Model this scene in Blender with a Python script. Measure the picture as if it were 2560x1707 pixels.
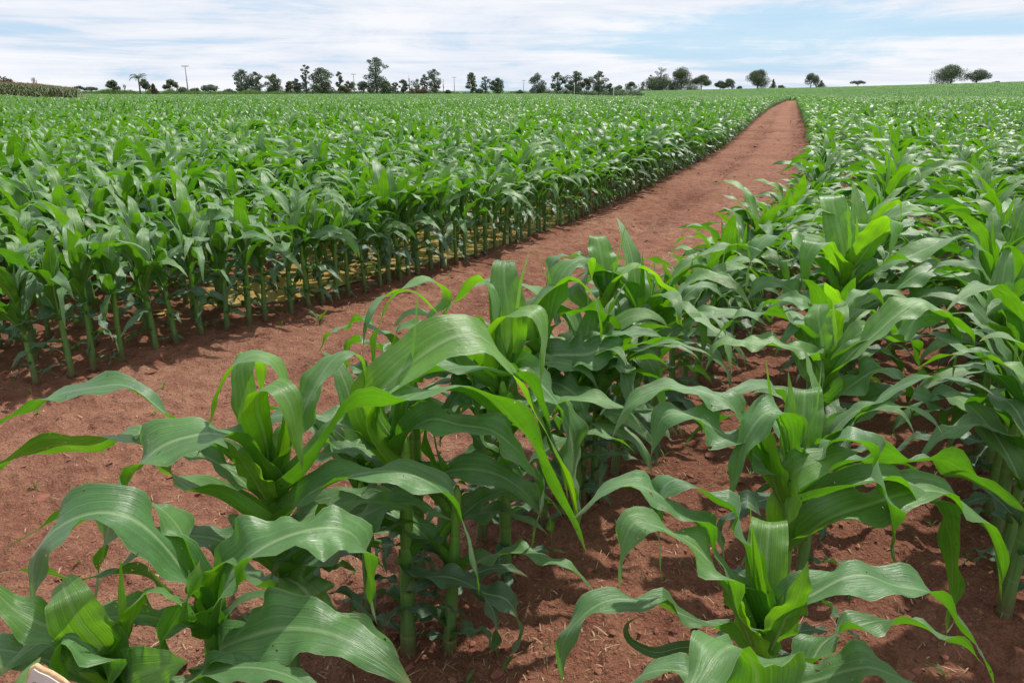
import bpy, math, random
import numpy as np
from mathutils import Vector, Matrix
random.seed(7); np.random.seed(7)
rad = math.radians
S = bpy.context.scene; COL = S.collection
for o in list(bpy.data.objects): bpy.data.objects.remove(o)

# ------------------------------------------------------------------ camera
H = 1.70; FPX = 1920.0; CX, CY, V0 = 1280.0, 853.5, 227.0
PITCH = math.atan((CY-V0)/FPX); CP, SP = math.cos(PITCH), math.sin(PITCH)
cam = bpy.data.cameras.new('camera'); camo = bpy.data.objects.new('camera', cam); COL.objects.link(camo)
cam.sensor_width = 36; cam.lens = 27; cam.clip_start = .05; cam.clip_end = 6000
camo.location = (0, 0, H); camo.rotation_euler = (math.pi/2-PITCH, 0, 0); S.camera = camo
# ------------------------------------------------------------------ light
SUN_EL, SUN_AZ = 58, 38            # azimuth clockwise from +Y (straight ahead)
sun = bpy.data.lights.new('sun', 'SUN'); suno = bpy.data.objects.new('sun', sun); COL.objects.link(suno)
sun.energy = 3.7; sun.angle = rad(1.2); sun.color = (1, .95, .87)
sd = Vector((math.sin(rad(SUN_AZ))*math.cos(rad(SUN_EL)), math.cos(rad(SUN_AZ))*math.cos(rad(SUN_EL)), math.sin(rad(SUN_EL))))
suno.rotation_euler = sd.to_track_quat('Z', 'Y').to_euler()
W = bpy.data.worlds.new('World'); S.world = W; W.use_nodes = True
S.view_settings.view_transform = 'Standard'; S.view_settings.look = 'None'
S.view_settings.exposure = 0.36; S.view_settings.gamma = 1
try:
    S.cycles.max_bounces = 8; S.cycles.transmission_bounces = 6; S.cycles.diffuse_bounces = 4
except Exception: pass

class NT:
    def __init__(s, tree): s.t = tree; s.n = tree.nodes; s.l = tree.links
    def add(s, ty, **kw):
        n = s.n.new(ty)
        for k, v in kw.items():
            if k == 'inp':
                for kk, vv in v.items():
                    if hasattr(vv, 'is_output'): s.l.new(vv, n.inputs[kk])
                    else: n.inputs[kk].default_value = vv
            else: setattr(n, k, v)
        return n
    def math(s, op, a, b=0.0, clamp=False):
        n = s.n.new('ShaderNodeMath'); n.operation = op; n.use_clamp = clamp
        for i, v in enumerate((a, b)):
            if hasattr(v, 'is_output'): s.l.new(v, n.inputs[i])
            else: n.inputs[i].default_value = v
        return n.outputs[0]
    def ramp(s, f, st, interp='LINEAR'):
        n = s.n.new('ShaderNodeValToRGB'); s.l.new(f, n.inputs[0]); e = n.color_ramp.elements
        n.color_ramp.interpolation = interp
        while len(e) < len(st): e.new(.5)
        for i, (p, c) in enumerate(st):
            e[i].position = p; e[i].color = (c, c, c, 1) if not hasattr(c, '__len__') else (*c, 1)
        return n.outputs[0]
    def mix(s, f, a, b, mode='MIX'):
        n = s.n.new('ShaderNodeMix'); n.data_type = 'RGBA'; n.blend_type = mode
        for i, v in ((0, f), (6, a), (7, b)):
            if hasattr(v, 'is_output'): s.l.new(v, n.inputs[i])
            else: n.inputs[i].default_value = v if i == 0 else (*v, 1)
        return n.outputs[2]
    def noise(s, vec, scale, detail=4, rough=.55, dist=0):
        n = s.n.new('ShaderNodeTexNoise')
        if vec is not None: s.l.new(vec, n.inputs['Vector'])
        n.inputs['Scale'].default_value = scale; n.inputs['Detail'].default_value = detail
        n.inputs['Roughness'].default_value = rough; n.inputs['Distortion'].default_value = dist
        return n.outputs['Fac']

# sky: Nishita blue with a thin streaky cloud layer on a plane overhead
t = NT(W.node_tree); t.n.clear()
sky = t.add('ShaderNodeTexSky', sky_type='NISHITA', sun_disc=False, sun_elevation=rad(SUN_EL), sun_rotation=rad(SUN_AZ))
geo = t.add('ShaderNodeTexCoord'); sep = t.add('ShaderNodeSeparateXYZ', inp={0: geo.outputs['Generated']})
az = t.math('ARCTAN2', sep.outputs[0], sep.outputs[1]); el = t.math('POWER', t.math('MAXIMUM', sep.outputs[2], 0.0), .8)
com = t.add('ShaderNodeCombineXYZ', inp={0: az, 1: el})
mp = t.add('ShaderNodeMapping', inp={0: com.outputs[0]}); mp.inputs['Rotation'].default_value = (0, 0, rad(-5)); mp.inputs['Scale'].default_value = (3.2, 10.5, 1); mp.inputs['Location'].default_value = (3.3, 1.7, 0)
n1 = t.noise(mp.outputs[0], 1.25, 9, .62, .7)
mp2 = t.add('ShaderNodeMapping', inp={0: com.outputs[0]}); mp2.inputs['Rotation'].default_value = (0, 0, rad(-7)); mp2.inputs['Scale'].default_value = (1.3, 15, 1)
n2 = t.noise(mp2.outputs[0], 2.4, 9, .66, .6)
# clearer air low and to the right, as in the photograph
dz = t.math('MULTIPLY', t.math('SUBTRACT', sep.outputs[2], .058), 24.0)
dx = t.math('MULTIPLY', t.math('SUBTRACT', az, .30), 3.1)
clear = t.math('SUBTRACT', 1.0, t.math('ADD', t.math('MULTIPLY', dz, dz), t.math('MULTIPLY', dx, dx)), True)
cov = t.math('ADD', t.math('ADD', t.math('MULTIPLY', n1, .62), t.math('MULTIPLY', n2, .5)), t.math('ADD', t.math('MULTIPLY', clear, -.22), .055))
cf = t.ramp(cov, [(.42, .25), (.50, .66), (.57, 1.0)])
ccol = t.ramp(t.math('ADD', t.math('MULTIPLY', n1, .5), t.math('MULTIPLY', n2, .5)), [(.38, (5.1, 5.85, 7.1)), (.46, (6.2, 6.65, 7.4)), (.56, (7.3, 7.45, 7.8))])
hi = t.ramp(sep.outputs[2], [(.3, 1.0), (.8, .9)])
ccol = t.mix(1.0, ccol, hi, 'MULTIPLY')
skc = t.mix(.85, sky.outputs[0], (3.5, 5.7, 7.5))
out = t.mix(cf, skc, ccol)
bg = t.add('ShaderNodeBackground', inp={0: out, 1: .1}); wo = t.add('ShaderNodeOutputWorld', inp={0: bg.outputs[0]})

# ------------------------------------------------------------------ helpers
def ray(u, v):
    x = (u-CX)/FPX; y = (CY-v)/FPX
    return (x, CP+y*SP, -SP+y*CP)
def PT(u, v, y):
    d = ray(u, v); k = y/d[1]
    return np.array([d[0]*k, y, H+d[2]*k])
def sstep(a, b, x):
    t = np.clip((x-a)/(b-a), 0, 1); return t*t*(3-2*t)
def h2(ix, iy, s):
    n = (ix.astype(np.int64)*374761393 + iy.astype(np.int64)*668265263 + s*974634777) & 0x7fffffff
    n = ((n ^ (n >> 13))*1274126177) & 0x7fffffff
    return ((n ^ (n >> 16)) & 0xffff)/65535.0
def vnoise(x, y, s=0):
    ix = np.floor(x); iy = np.floor(y); fx = x-ix; fy = y-iy; fx = fx*fx*(3-2*fx); fy = fy*fy*(3-2*fy)
    a, b, c, d = h2(ix, iy, s), h2(ix+1, iy, s), h2(ix, iy+1, s), h2(ix+1, iy+1, s)
    return (a*(1-fx)+b*fx)*(1-fy)+(c*(1-fx)+d*fx)*fy-.5
def fbm(x, y, sc, o=4, s=0):
    r = 0; a = 1
    for i in range(o): r = r+a*vnoise(x*sc*2**i+i*17.3, y*sc*2**i-i*9.1, s+i); a *= .55
    return r
# rows: x of the two field edges that bound the dirt path as functions of y
AY = [-30, -5, 2, 4.62, 5.53, 6.58, 7.94, 9.37, 13.5, 18, 20.7, 24.9, 33.5, 47.6, 85.4, 133, 160, 600]
AX = [-33, -9.7, -4.6, -2.73, -1.94, -1.24, -.41, .33, 2.14, 3.95, 5.0, 6.6, 9.55, 14.3, 27.5, 45.0, 55.2, 215]
def dens(X, Y):
    yy = np.arange(-30, 600, 1.0); xx = np.interp(yy, Y, X)
    for _ in range(6): xx[1:-1] = (xx[:-2]+2*xx[1:-1]+xx[2:])/4
    return yy, xx
_ya, _xa = dens(AX, AY)
BY = [-30, .5, 1.97, 3.43, 5.2, 9.0, 13.18, 20.3, 30.6, 44.6, 71.7, 124, 160, 600]
BX = [-17.2, -.95, -.24, .54, 1.58, 3.62, 5.35, 8.0, 11.7, 16.6, 25.9, 44.2, 56.9, 217]
_yb, _xb = dens(BX, BY)
def xA(y): return np.interp(y, _ya, _xa)
def xB(y): return np.interp(y, _yb, _xb)
# terrain
_az = []; _zs = []
for u, v in ((-900, 226), (1000, 236), (1280, 233), (1500, 230), (1700, 226.5), (1893, 222.5), (2033, 220), (2144, 217), (2378, 210.5), (2560, 205), (2900, 199), (3500, 196)):
    d = ray(u, v); _az.append(math.atan2(d[0], d[1])); _zs.append(H+d[2]/math.hypot(d[0], d[1])*470-.62)
def terrain(x, y):
    r = np.hypot(x, y); az = np.arctan2(x, y)
    hill = np.maximum(np.interp(az, _az, _zs), -0.2)
    w = sstep(rad(2), rad(14), az)
    dip = -2.6*w*sstep(150, 215, r)*(1-sstep(230, 470, r))
    ramp = np.clip((r-215)/(470-215), 0, 1)
    z = hill*np.where(az > rad(1), ramp**1.15, sstep(150, 470, r))+dip
    z = z - np.clip((r-475)/400, 0, 3)*4.5*w
    z = z + 1.35*np.exp(-((az+.66)/.10)**2)*sstep(70, 118, r)
    return z
def inpud(x, y):
    c = x-(xA(y)-1.0)
    e = 1-((c/1.0)**2+((y-9.3)/3.3)**2) + .5*fbm(x, y, .9, 3, 91)
    return e
def micro(x, y):
    r = np.hypot(x, y); f = 1-sstep(14, 45, r)
    on = sstep(.1, .6, x-xA(y))*sstep(.2, .6, xB(y)-x)
    c = (x-(xA(y)+xB(y))/2)
    m = f*(.020*fbm(x, y, 1.7, 3, 3)*2+.034*fbm(x, y, 6, 4, 11)*(1-.3*on)+.02*np.maximum(fbm(x, y, 24, 3, 5), 0)*2)
    m = m-(.045+.03*fbm(x, y, 1.1, 2, 70))*on*np.exp(-((np.abs(c-.15)-.72)/.17)**2)*(1-sstep(60, 120, r))*sstep(3, 7, y)
    tread = np.exp(-((np.abs(c-.15)-.72)/.2)**4); m = m+.009*on*tread*np.sin(y*38+x*9)*(1-sstep(16, 30, r))*sstep(4, 8, y)
    m = m+.007*on*f*np.sin((x*.9-y*.45)*26+4*fbm(x, y, .8, 2, 8))
    m = m-.055*sstep(-.05, .35, inpud(x, y))*(r < 20)
    return m

def mesh_obj(name, V, F, mats, parent=None, uv=None, mi=None, smooth=True):
    me = bpy.data.meshes.new(name); me.from_pydata([tuple(map(float, v)) for v in V], [], [tuple(f) for f in F])
    for m in (mats if isinstance(mats, (list, tuple)) else [mats]): me.materials.append(m)
    if uv is not None:
        ul = me.uv_layers.new(name='UVMap'); li = np.empty(len(me.loops), dtype=np.int32); me.loops.foreach_get('vertex_index', li)
        ul.data.foreach_set('uv', np.asarray(uv, dtype=np.float32)[li].ravel())
    if mi is not None: me.polygons.foreach_set('material_index', np.asarray(mi, dtype=np.int32))
    me.polygons.foreach_set('use_smooth', [smooth]*len(me.polygons))
    o = bpy.data.objects.new(name, me)
    if parent is not False: COL.objects.link(o)
    if parent: o.parent = parent
    return o
def tag(o, label=None, cat=None, group=None, kind=None):
    if label: o['label'] = label
    if cat: o['category'] = cat
    if group: o['group'] = group
    if kind: o['kind'] = kind
    return o
def empty(name, loc, rz=0):
    o = bpy.data.objects.new(name, None); COL.objects.link(o); o.location = loc; o.rotation_euler = (0, 0, rz)
    o.empty_display_size = .1; return o
class Acc:
    def __init__(s): s.V = []; s.F = []; s.U = []; s.M = []; s.n = 0
    def add(s, V, F, U=None, m=0):
        s.V.extend(V); s.F.extend([tuple(i+s.n for i in f) for f in F]); s.M.extend([m]*len(F))
        s.U.extend(U if U is not None else [(0, 0)]*len(V)); s.n += len(V)
    def obj(s, name, mats, parent=None, smooth=True): return mesh_obj(name, s.V, s.F, mats, parent, s.U, s.M, smooth)
def tube(pts, rs, n=6, cap=True):
    pts = [np.array(p, float) for p in pts]; V = []; F = []; U = []
    for i, p in enumerate(pts):
        T = pts[min(i+1, len(pts)-1)]-pts[max(i-1, 0)]; T /= np.linalg.norm(T)+1e-9
        a = np.cross(T, (0, 1, 0) if abs(T[1]) < .8 else (1, 0, 0)); a /= np.linalg.norm(a); b = np.cross(T, a)
        for k in range(n):
            th = 2*math.pi*k/n; V.append(p+rs[i]*(math.cos(th)*a+math.sin(th)*b)); U.append((k/n, i/(len(pts)-1)))
    for i in range(len(pts)-1):
        for k in range(n): F.append((i*n+k, i*n+(k+1) % n, (i+1)*n+(k+1) % n, (i+1)*n+k))
    if cap: F.append(tuple(range((len(pts)-1)*n, len(pts)*n))); F.append(tuple(reversed(range(n))))
    return V, F, U
def box(c, s, rz=0):
    c = np.array(c); V = []
    for i in (-1, 1):
        for j in (-1, 1):
            for k in (-1, 1):
                x, y = i*s[0]/2, j*s[1]/2
                V.append(c+np.array([x*math.cos(rz)-y*math.sin(rz), x*math.sin(rz)+y*math.cos(rz), k*s[2]/2]))
    return V, [(0, 1, 3, 2), (4, 6, 7, 5), (0, 4, 5, 1), (2, 3, 7, 6), (0, 2, 6, 4), (1, 5, 7, 3)]

# ------------------------------------------------------------------ materials
def newmat(name):
    m = bpy.data.materials.new(name); m.use_nodes = True; m.node_tree.nodes.clear(); return m, NT(m.node_tree)
def leaf_mat(name, up, lo, tr, trw=.42, rough=.4, pale=.0, holes=False):
    m, t = newmat(name)
    uv = t.add('ShaderNodeUVMap', uv_map='UVMap'); sp = t.add('ShaderNodeSeparateXYZ', inp={0: uv.outputs[0]})
    tc = t.add('ShaderNodeTexCoord'); oi = t.add('ShaderNodeObjectInfo')
    across = t.math('ABSOLUTE', t.math('SUBTRACT', sp.outputs[0], .5))       # 0 midrib .. .5 edge
    # parallel veins: noise stretched along the leaf
    mpv = t.add('ShaderNodeMapping', inp={0: uv.outputs[0]}); mpv.inputs['Scale'].default_value = (1, .035, 1)
    v1 = t.noise(mpv.outputs[0], 38, 3, .6); v2 = t.noise(mpv.outputs[0], 11, 2, .5)
    blot = t.noise(tc.outputs['Object'], 9, 4, .6)
    vein = t.math('ADD', t.math('MULTIPLY', v1, .7), t.math('MULTIPLY', v2, .3))
    vv = t.ramp(vein, [(.3, .62), (.7, 1.36)])
    bb = t.ramp(blot, [(.3, .78), (.7, 1.22)])
    rr = t.ramp(oi.outputs['Random'], [(0, (.82, .87, .92)), (.5, (1, 1, 1)), (1, (1.22, 1.13, .92))])
    k = t.mix(1.0, t.mix(1.0, vv, bb, 'MULTIPLY'), rr, 'MULTIPLY')
    g = t.add('ShaderNodeNewGeometry')
    pn = t.noise(g.outputs['Position'], .16, 3, .6); k = t.mix(1.0, k, t.ramp(pn, [(.35, (.84, .86, .92)), (.65, (1.18, 1.12, 1.0))]), 'MULTIPLY')
    col = t.mix(g.outputs['Backfacing'], up, lo)
    col = t.mix(1.0, col, k, 'MULTIPLY')
    # young tissue towards the base of the blade is yellower
    basef = t.ramp(sp.outputs[1], [(0, .65), (.22, .0)])
    col = t.mix(basef, col, (lo[0]*1.6, lo[1]*1.3, lo[2]*.9))
    mid = t.ramp(across, [(.014, 1.0), (.05, .0)])
    mid = t.math('MULTIPLY', mid, t.ramp(sp.outputs[1], [(.2, .75), (.95, .25)]))
    col = t.mix(mid, col, (.34, .46, .22))
    edge = t.ramp(across, [(.482, .0), (.5, .55)])
    col = t.mix(edge, col, (.28, .40, .12))
    # small pale nicks and spots
    sn = t.noise(tc.outputs['Object'], 120, 2, .5); spot = t.ramp(sn, [(.735, .0), (.76, .5)])
    col = t.mix(spot, col, (.35, .42, .22))
    # dry margins and tips, dirt specks
    dn = t.noise(tc.outputs['Object'], 26, 4, .65)
    dry = t.math('MULTIPLY', t.ramp(t.math('ADD', across, t.math('MULTIPLY', t.math('SUBTRACT', dn, .5), .5)), [(.56, 0.), (.60, 1.0)]), .5+.4*pale)
    col = t.mix(dry, col, (.26, .20, .07))
    tip = t.ramp(t.math('ADD', sp.outputs[1], t.math('MULTIPLY', t.math('SUBTRACT', dn, .5), .2)), [(.93-.1*pale, 0.), (1.0, .75)])
    col = t.mix(tip, col, (.28, .22, .08))
    speck = t.ramp(t.noise(tc.outputs['Object'], 260, 1, .4), [(.24, .6), (.28, 0.)]); col = t.mix(speck, col, (.10, .06, .03))
    bump = t.add('ShaderNodeBump', inp={'Height': vein, 'Strength': .7, 'Distance': .005})
    bump2 = t.add('ShaderNodeBump', inp={'Height': blot, 'Strength': .25, 'Distance': .02, 'Normal': bump.outputs[0]})
    ro = t.mix(g.outputs['Backfacing'], (rough,)*3, (rough+.17,)*3)
    ro2 = t.math('ADD', ro, t.math('MULTIPLY', t.math('SUBTRACT', blot, .5), .3))
    pb = t.add('ShaderNodeBsdfPrincipled', inp={'Base Color': col, 'Roughness': ro2, 'IOR': 1.45, 'Normal': bump2.outputs[0]})
    pb.inputs['Specular IOR Level'].default_value = .8; t.l.new(t.math('MULTIPLY', t.math('SUBTRACT', 1.0, g.outputs['Backfacing']), .26), pb.inputs['Sheen Weight']); pb.inputs['Sheen Roughness'].default_value = .4; pb.inputs['Sheen Tint'].default_value = (.8, .95, .9, 1)
    tcol = t.mix(1.0, tr, k, 'MULTIPLY'); tcol = t.mix(t.math('MULTIPLY', mid, .6), tcol, (.12, .25, .03))
    tl = t.add('ShaderNodeBsdfTranslucent', inp={'Color': tcol, 'Normal': bump.outputs[0]})
    ms = t.add('ShaderNodeMixShader', inp={0: trw, 1: pb.outputs[0], 2: tl.outputs[0]})
    last = ms
    if holes:      # insect holes and nicks: small gaps, in loose clusters, away from the midrib
        hn = t.noise(tc.outputs['Object'], 75, 2, .5); hc = t.noise(tc.outputs['Object'], 5, 2, .5)
        hm = t.math('MULTIPLY', t.math('GREATER_THAN', t.math('ADD', hn, t.math('MULTIPLY', hc, .55)), 1.035), t.math('GREATER_THAN', across, .07))
        trn = t.add('ShaderNodeBsdfTransparent'); last = t.add('ShaderNodeMixShader', inp={0: hm, 1: ms.outputs[0], 2: trn.outputs[0]})
    t.add('ShaderNodeOutputMaterial', inp={0: last.outputs[0]})
    return m
M_LEAF = leaf_mat('maize leaf', (.100, .222, .068), (.052, .185, .014), (.13, .44, .006), .28, .44)
M_YOUNG = leaf_mat('young maize leaf', (.105, .235, .055), (.075, .225, .010), (.18, .50, .006), .31, .43)
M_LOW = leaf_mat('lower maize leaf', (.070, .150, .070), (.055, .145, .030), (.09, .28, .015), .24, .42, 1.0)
N_LEAF = leaf_mat('near maize leaf', (.098, .228, .064), (.065, .205, .016), (.16, .48, .008), .33, .37, .2, True)
N_YOUNG = leaf_mat('near young maize leaf', (.110, .250, .052), (.100, .270, .014), (.25, .60, .010), .42, .38)
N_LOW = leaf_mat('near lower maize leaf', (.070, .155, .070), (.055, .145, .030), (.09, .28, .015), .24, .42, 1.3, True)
LEAFM = [M_LEAF, M_YOUNG, M_LOW]
def simple(name, c1, c2, scale=8, rough=.8, stretch=(1, 1, 1), bump=.3, dist=.01, spec=.4, st=(.35, .65)):
    m, t = newmat(name); tc = t.add('ShaderNodeTexCoord'); mp = t.add('ShaderNodeMapping', inp={0: tc.outputs['Object']}); mp.inputs['Scale'].default_value = stretch
    n = t.noise(mp.outputs[0], scale, 5, .6); c = t.mix(t.ramp(n, [(st[0], 0.), (st[1], 1.)]), c1, c2)
    b = t.add('ShaderNodeBump', inp={'Height': n, 'Strength': bump, 'Distance': dist})
    p = t.add('ShaderNodeBsdfPrincipled', inp={'Base Color': c, 'Roughness': rough, 'Normal': b.outputs[0], 'Specular IOR Level': spec})
    t.add('ShaderNodeOutputMaterial', inp={0: p.outputs[0]}); return m
def stalk_mat():
    m, t = newmat('maize stalk'); tc = t.add('ShaderNodeTexCoord'); sp = t.add('ShaderNodeSeparateXYZ', inp={0: tc.outputs['Object']})
    n = t.noise(tc.outputs['Object'], 30, 3, .6)
    mp = t.add('ShaderNodeMapping', inp={0: tc.outputs['Object']}); mp.inputs['Scale'].default_value = (1, 1, .03)
    n2 = t.noise(mp.outputs[0], 160, 2, .5)
    c = t.ramp(t.math('ADD', sp.outputs[2], t.math('MULTIPLY', t.math('SUBTRACT', n, .5), .12)), [(.0, (.10, .055, .03)), (.05, (.10, .13, .04)), (.14, (.085, .20, .05)), (.45, (.11, .26, .035)), (.75, (.17, .36, .03))])
    c = t.mix(1.0, c, t.ramp(n2, [(.3, .8), (.7, 1.2)]), 'MULTIPLY')
    uv = t.add('ShaderNodeUVMap', uv_map='UVMap'); su = t.add('ShaderNodeSeparateXYZ', inp={0: uv.outputs[0]})
    fr = t.math('FRACT', t.math('ADD', t.math('MULTIPLY', su.outputs[1], 5.3), t.math('MULTIPLY', su.outputs[0], .12)))
    c = t.mix(t.ramp(fr, [(.0, .0), (.86, .0), (.93, .3), (.97, .0)]), c, (.26, .34, .10)); c = t.mix(t.ramp(fr, [(.0, .3), (.05, .0)]), c, (.05, .07, .03))
    c = t.mix(t.ramp(n, [(.60, 0.), (.68, .55)]), c, (.20, .13, .06))
    b = t.add('ShaderNodeBump', inp={'Height': n2, 'Strength': .3, 'Distance': .003})
    p = t.add('ShaderNodeBsdfPrincipled', inp={'Base Color': c, 'Roughness': .48, 'Normal': b.outputs[0]})
    p.inputs['Subsurface Weight'].default_value = 0
    t.add('ShaderNodeOutputMaterial', inp={0: p.outputs[0]}); return m
M_STALK = stalk_mat()
def soil_mat(name, path):
    m, t = newmat(name); tc = t.add('ShaderNodeTexCoord'); o = tc.outputs['Object']
    a = t.noise(o, .55, 5, .6); b = t.noise(o, 7, 6, .65); c = t.noise(o, 95, 5, .7); d = t.noise(o, 28, 5, .65)
    base = t.mix(t.ramp(a, [(.35, 0.), (.65, 1.)]), (.29, .133, .082) if path else (.25, .108, .065), (.38, .200, .130) if path else (.325, .152, .095))
    base = t.mix(t.ramp(b, [(.3, .75), (.62, 0.)]), base, (.15, .052, .034))
    vr = t.add('ShaderNodeTexVoronoi', inp={'Vector': o, 'Scale': 55.0, 'Randomness': 1.0}); base = t.mix(t.ramp(vr.outputs['Distance'], [(.0, .35), (.25, 0.)]), base, (.40, .23, .15))
    damp = t.noise(o, .42, 6, .68, .6); base = t.mix(t.ramp(damp, [(.52, 0.), (.66, .5)]), base, (.125, .045, .028))
    base = t.mix(1.0, base, t.ramp(c, [(.3, .62), (.5, 1.0), (.72, 1.32)]), 'MULTIPLY')
    base = t.mix(t.ramp(d, [(.64, 0.), (.72, .45)]), base, (.36, .20, .14))
    vo = t.add('ShaderNodeTexVoronoi', inp={'Vector': o, 'Scale': 210.0}); base = t.mix(t.ramp(vo.outputs['Distance'], [(.08, .5), (.2, 0.)]), base, (.09, .03, .02))
    ch = t.add('ShaderNodeAttribute', attribute_name='churned'); base = t.mix(t.math('MULTIPLY', ch.outputs['Fac'], t.ramp(b, [(.35, .75), (.65, .25)]), True), base, (.13, .050, .030))
    hsum = t.math('ADD', t.math('MULTIPLY', d, .9), t.math('ADD', t.math('MULTIPLY', c, .35), t.math('MULTIPLY', b, 1.6)))
    bp = t.add('ShaderNodeBump', inp={'Height': hsum, 'Strength': 1.0, 'Distance': .035})
    p = t.add('ShaderNodeBsdfPrincipled', inp={'Base Color': base, 'Roughness': .93, 'Normal': bp.outputs[0], 'Specular IOR Level': .15})
    t.add('ShaderNodeOutputMaterial', inp={0: p.outputs[0]}); return m
M_SOIL = soil_mat('red soil', False); M_PATH = soil_mat('packed red soil', True)
def far_mat():
    m, t = newmat('far field ground'); tc = t.add('ShaderNodeTexCoord'); o = tc.outputs['Object']
    a = t.noise(o, .02, 5, .6); b = t.noise(o, .9, 4, .7)
    c = t.mix(t.ramp(a, [(.35, 0.), (.65, 1.)]), (.055, .14, .035), (.075, .17, .045)); c = t.mix(1.0, c, t.ramp(b, [(.3, .7), (.7, 1.25)]), 'MULTIPLY')
    p = t.add('ShaderNodeBsdfPrincipled', inp={'Base Color': c, 'Roughness': .9}); t.add('ShaderNodeOutputMaterial', inp={0: p.outputs[0]}); return m
M_FAR = far_mat()

# ------------------------------------------------------------------ ground: one sheet of shared vertices, split into field and path faces
rr_ = [0.0, .3]
while rr_[-1] < 5000: rr_.append(rr_[-1]*(1.0075 if 1.2 < rr_[-1] < 14 else 1.02 if rr_[-1] < 700 else 1.12) if rr_[-1] > 0 else .3)
rr_ = np.array(rr_[1:])
aa = np.radians(np.concatenate([np.arange(-42, 42, .28), np.arange(42, 318, 4)]))
R, A = np.meshgrid(rr_, aa, indexing='ij'); X = R*np.sin(A); Y = R*np.cos(A); Z = terrain(X, Y)+micro(X, Y)
na = len(aa); V = np.stack([X.ravel(), Y.ravel(), Z.ravel()], 1)
i, j = np.meshgrid(np.arange(len(rr_)-1), np.arange(na), indexing='ij'); j2 = (j+1) % na
Fq = np.stack([(i*na+j), (i*na+j2), ((i+1)*na+j2), ((i+1)*na+j)], -1).reshape(-1, 4)
cx = V[Fq, 0].mean(1); cy = V[Fq, 1].mean(1); cr = np.hypot(cx, cy)
isp = (cx > xA(cy)+.22) & (cx < xB(cy)-.30) & (cy > -3) & (cr < 165)
isf = (cr > 235) & ~isp
def sub(name, mask, mat, extra=None):
    f = Fq[mask][:, ::-1]; ids, inv = np.unique(f, return_inverse=True); inv = inv.reshape(-1, 4)
    me = bpy.data.meshes.new(name); v = V[ids]; me.vertices.add(len(v)); me.vertices.foreach_set('co', v.ravel())
    me.loops.add(inv.size); me.loops.foreach_set('vertex_index', inv.ravel().astype(np.int32))
    me.polygons.add(len(inv)); me.polygons.foreach_set('loop_start', np.arange(0, inv.size, 4, dtype=np.int32))
    me.update(calc_edges=True); me.validate(); me.polygons.foreach_set('use_smooth', [True]*len(me.polygons)); me.materials.append(mat)
    tc_ = v[:, 0]-(xA(v[:, 1])+xB(v[:, 1]))/2-.15; rut = np.exp(-((np.abs(tc_)-.72)/.26)**2)+.55*sstep(.7, 1.3, tc_)
    rut = rut*(name == 'dirt_path')*np.clip(.75+1.6*fbm(v[:, 0], v[:, 1], 1.3, 3, 21), 0, 1.3)*sstep(2, 6, v[:, 1])
    at = me.attributes.new('churned', 'FLOAT', 'POINT'); at.data.foreach_set('value', rut.astype(np.float32))
    o = bpy.data.objects.new(name, me); COL.objects.link(o); tag(o, kind='structure'); return o
sub('ground', ~isp & ~isf, M_SOIL)
sub('dirt_path', isp, M_PATH)
sub('far_fields', isf, M_FAR)
# disc closing the sheet under the camera
mesh_obj('ground_under_camera', [(0, 0, 0)]+[tuple(V[k]) for k in range(na)], [(0, (k+1) % na+1, k+1) for k in range(na)], M_SOIL)['kind'] = 'structure'
# puddle of muddy water between the stalks
pm, t = newmat('muddy water'); tc = t.add('ShaderNodeTexCoord'); n = t.noise(tc.outputs['Object'], 1.6, 4, .6); nb = t.noise(tc.outputs['Object'], 9, 2, .5)
c = t.mix(n, (.36, .22, .075), (.52, .34, .13)); b = t.add('ShaderNodeBump', inp={'Height': nb, 'Strength': .12, 'Distance': .01})
p = t.add('ShaderNodeBsdfPrincipled', inp={'Base Color': c, 'Roughness': .12, 'Normal': b.outputs[0]}); t.add('ShaderNodeOutputMaterial', inp={0: p.outputs[0]})
ys = np.arange(5.6, 13.4, .1); cs = np.arange(-2.0, .2, .1); PV = []; PF = []; idx = {}
for a_, yy in enumerate(ys):
    for b_, c_ in enumerate(cs):
        xx = float(xA(yy))+c_
        if inpud(np.array(xx), np.array(yy)) > -.05: idx[(a_, b_)] = len(PV); PV.append((xx, yy, .0))
for (a_, b_) in list(idx):
    q = [(a_, b_), (a_, b_+1), (a_+1, b_+1), (a_+1, b_)]
    if all(k in idx for k in q): PF.append(tuple(idx[k] for k in q))
mesh_obj('puddle_water', PV, PF, pm)['kind'] = 'structure'

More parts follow.
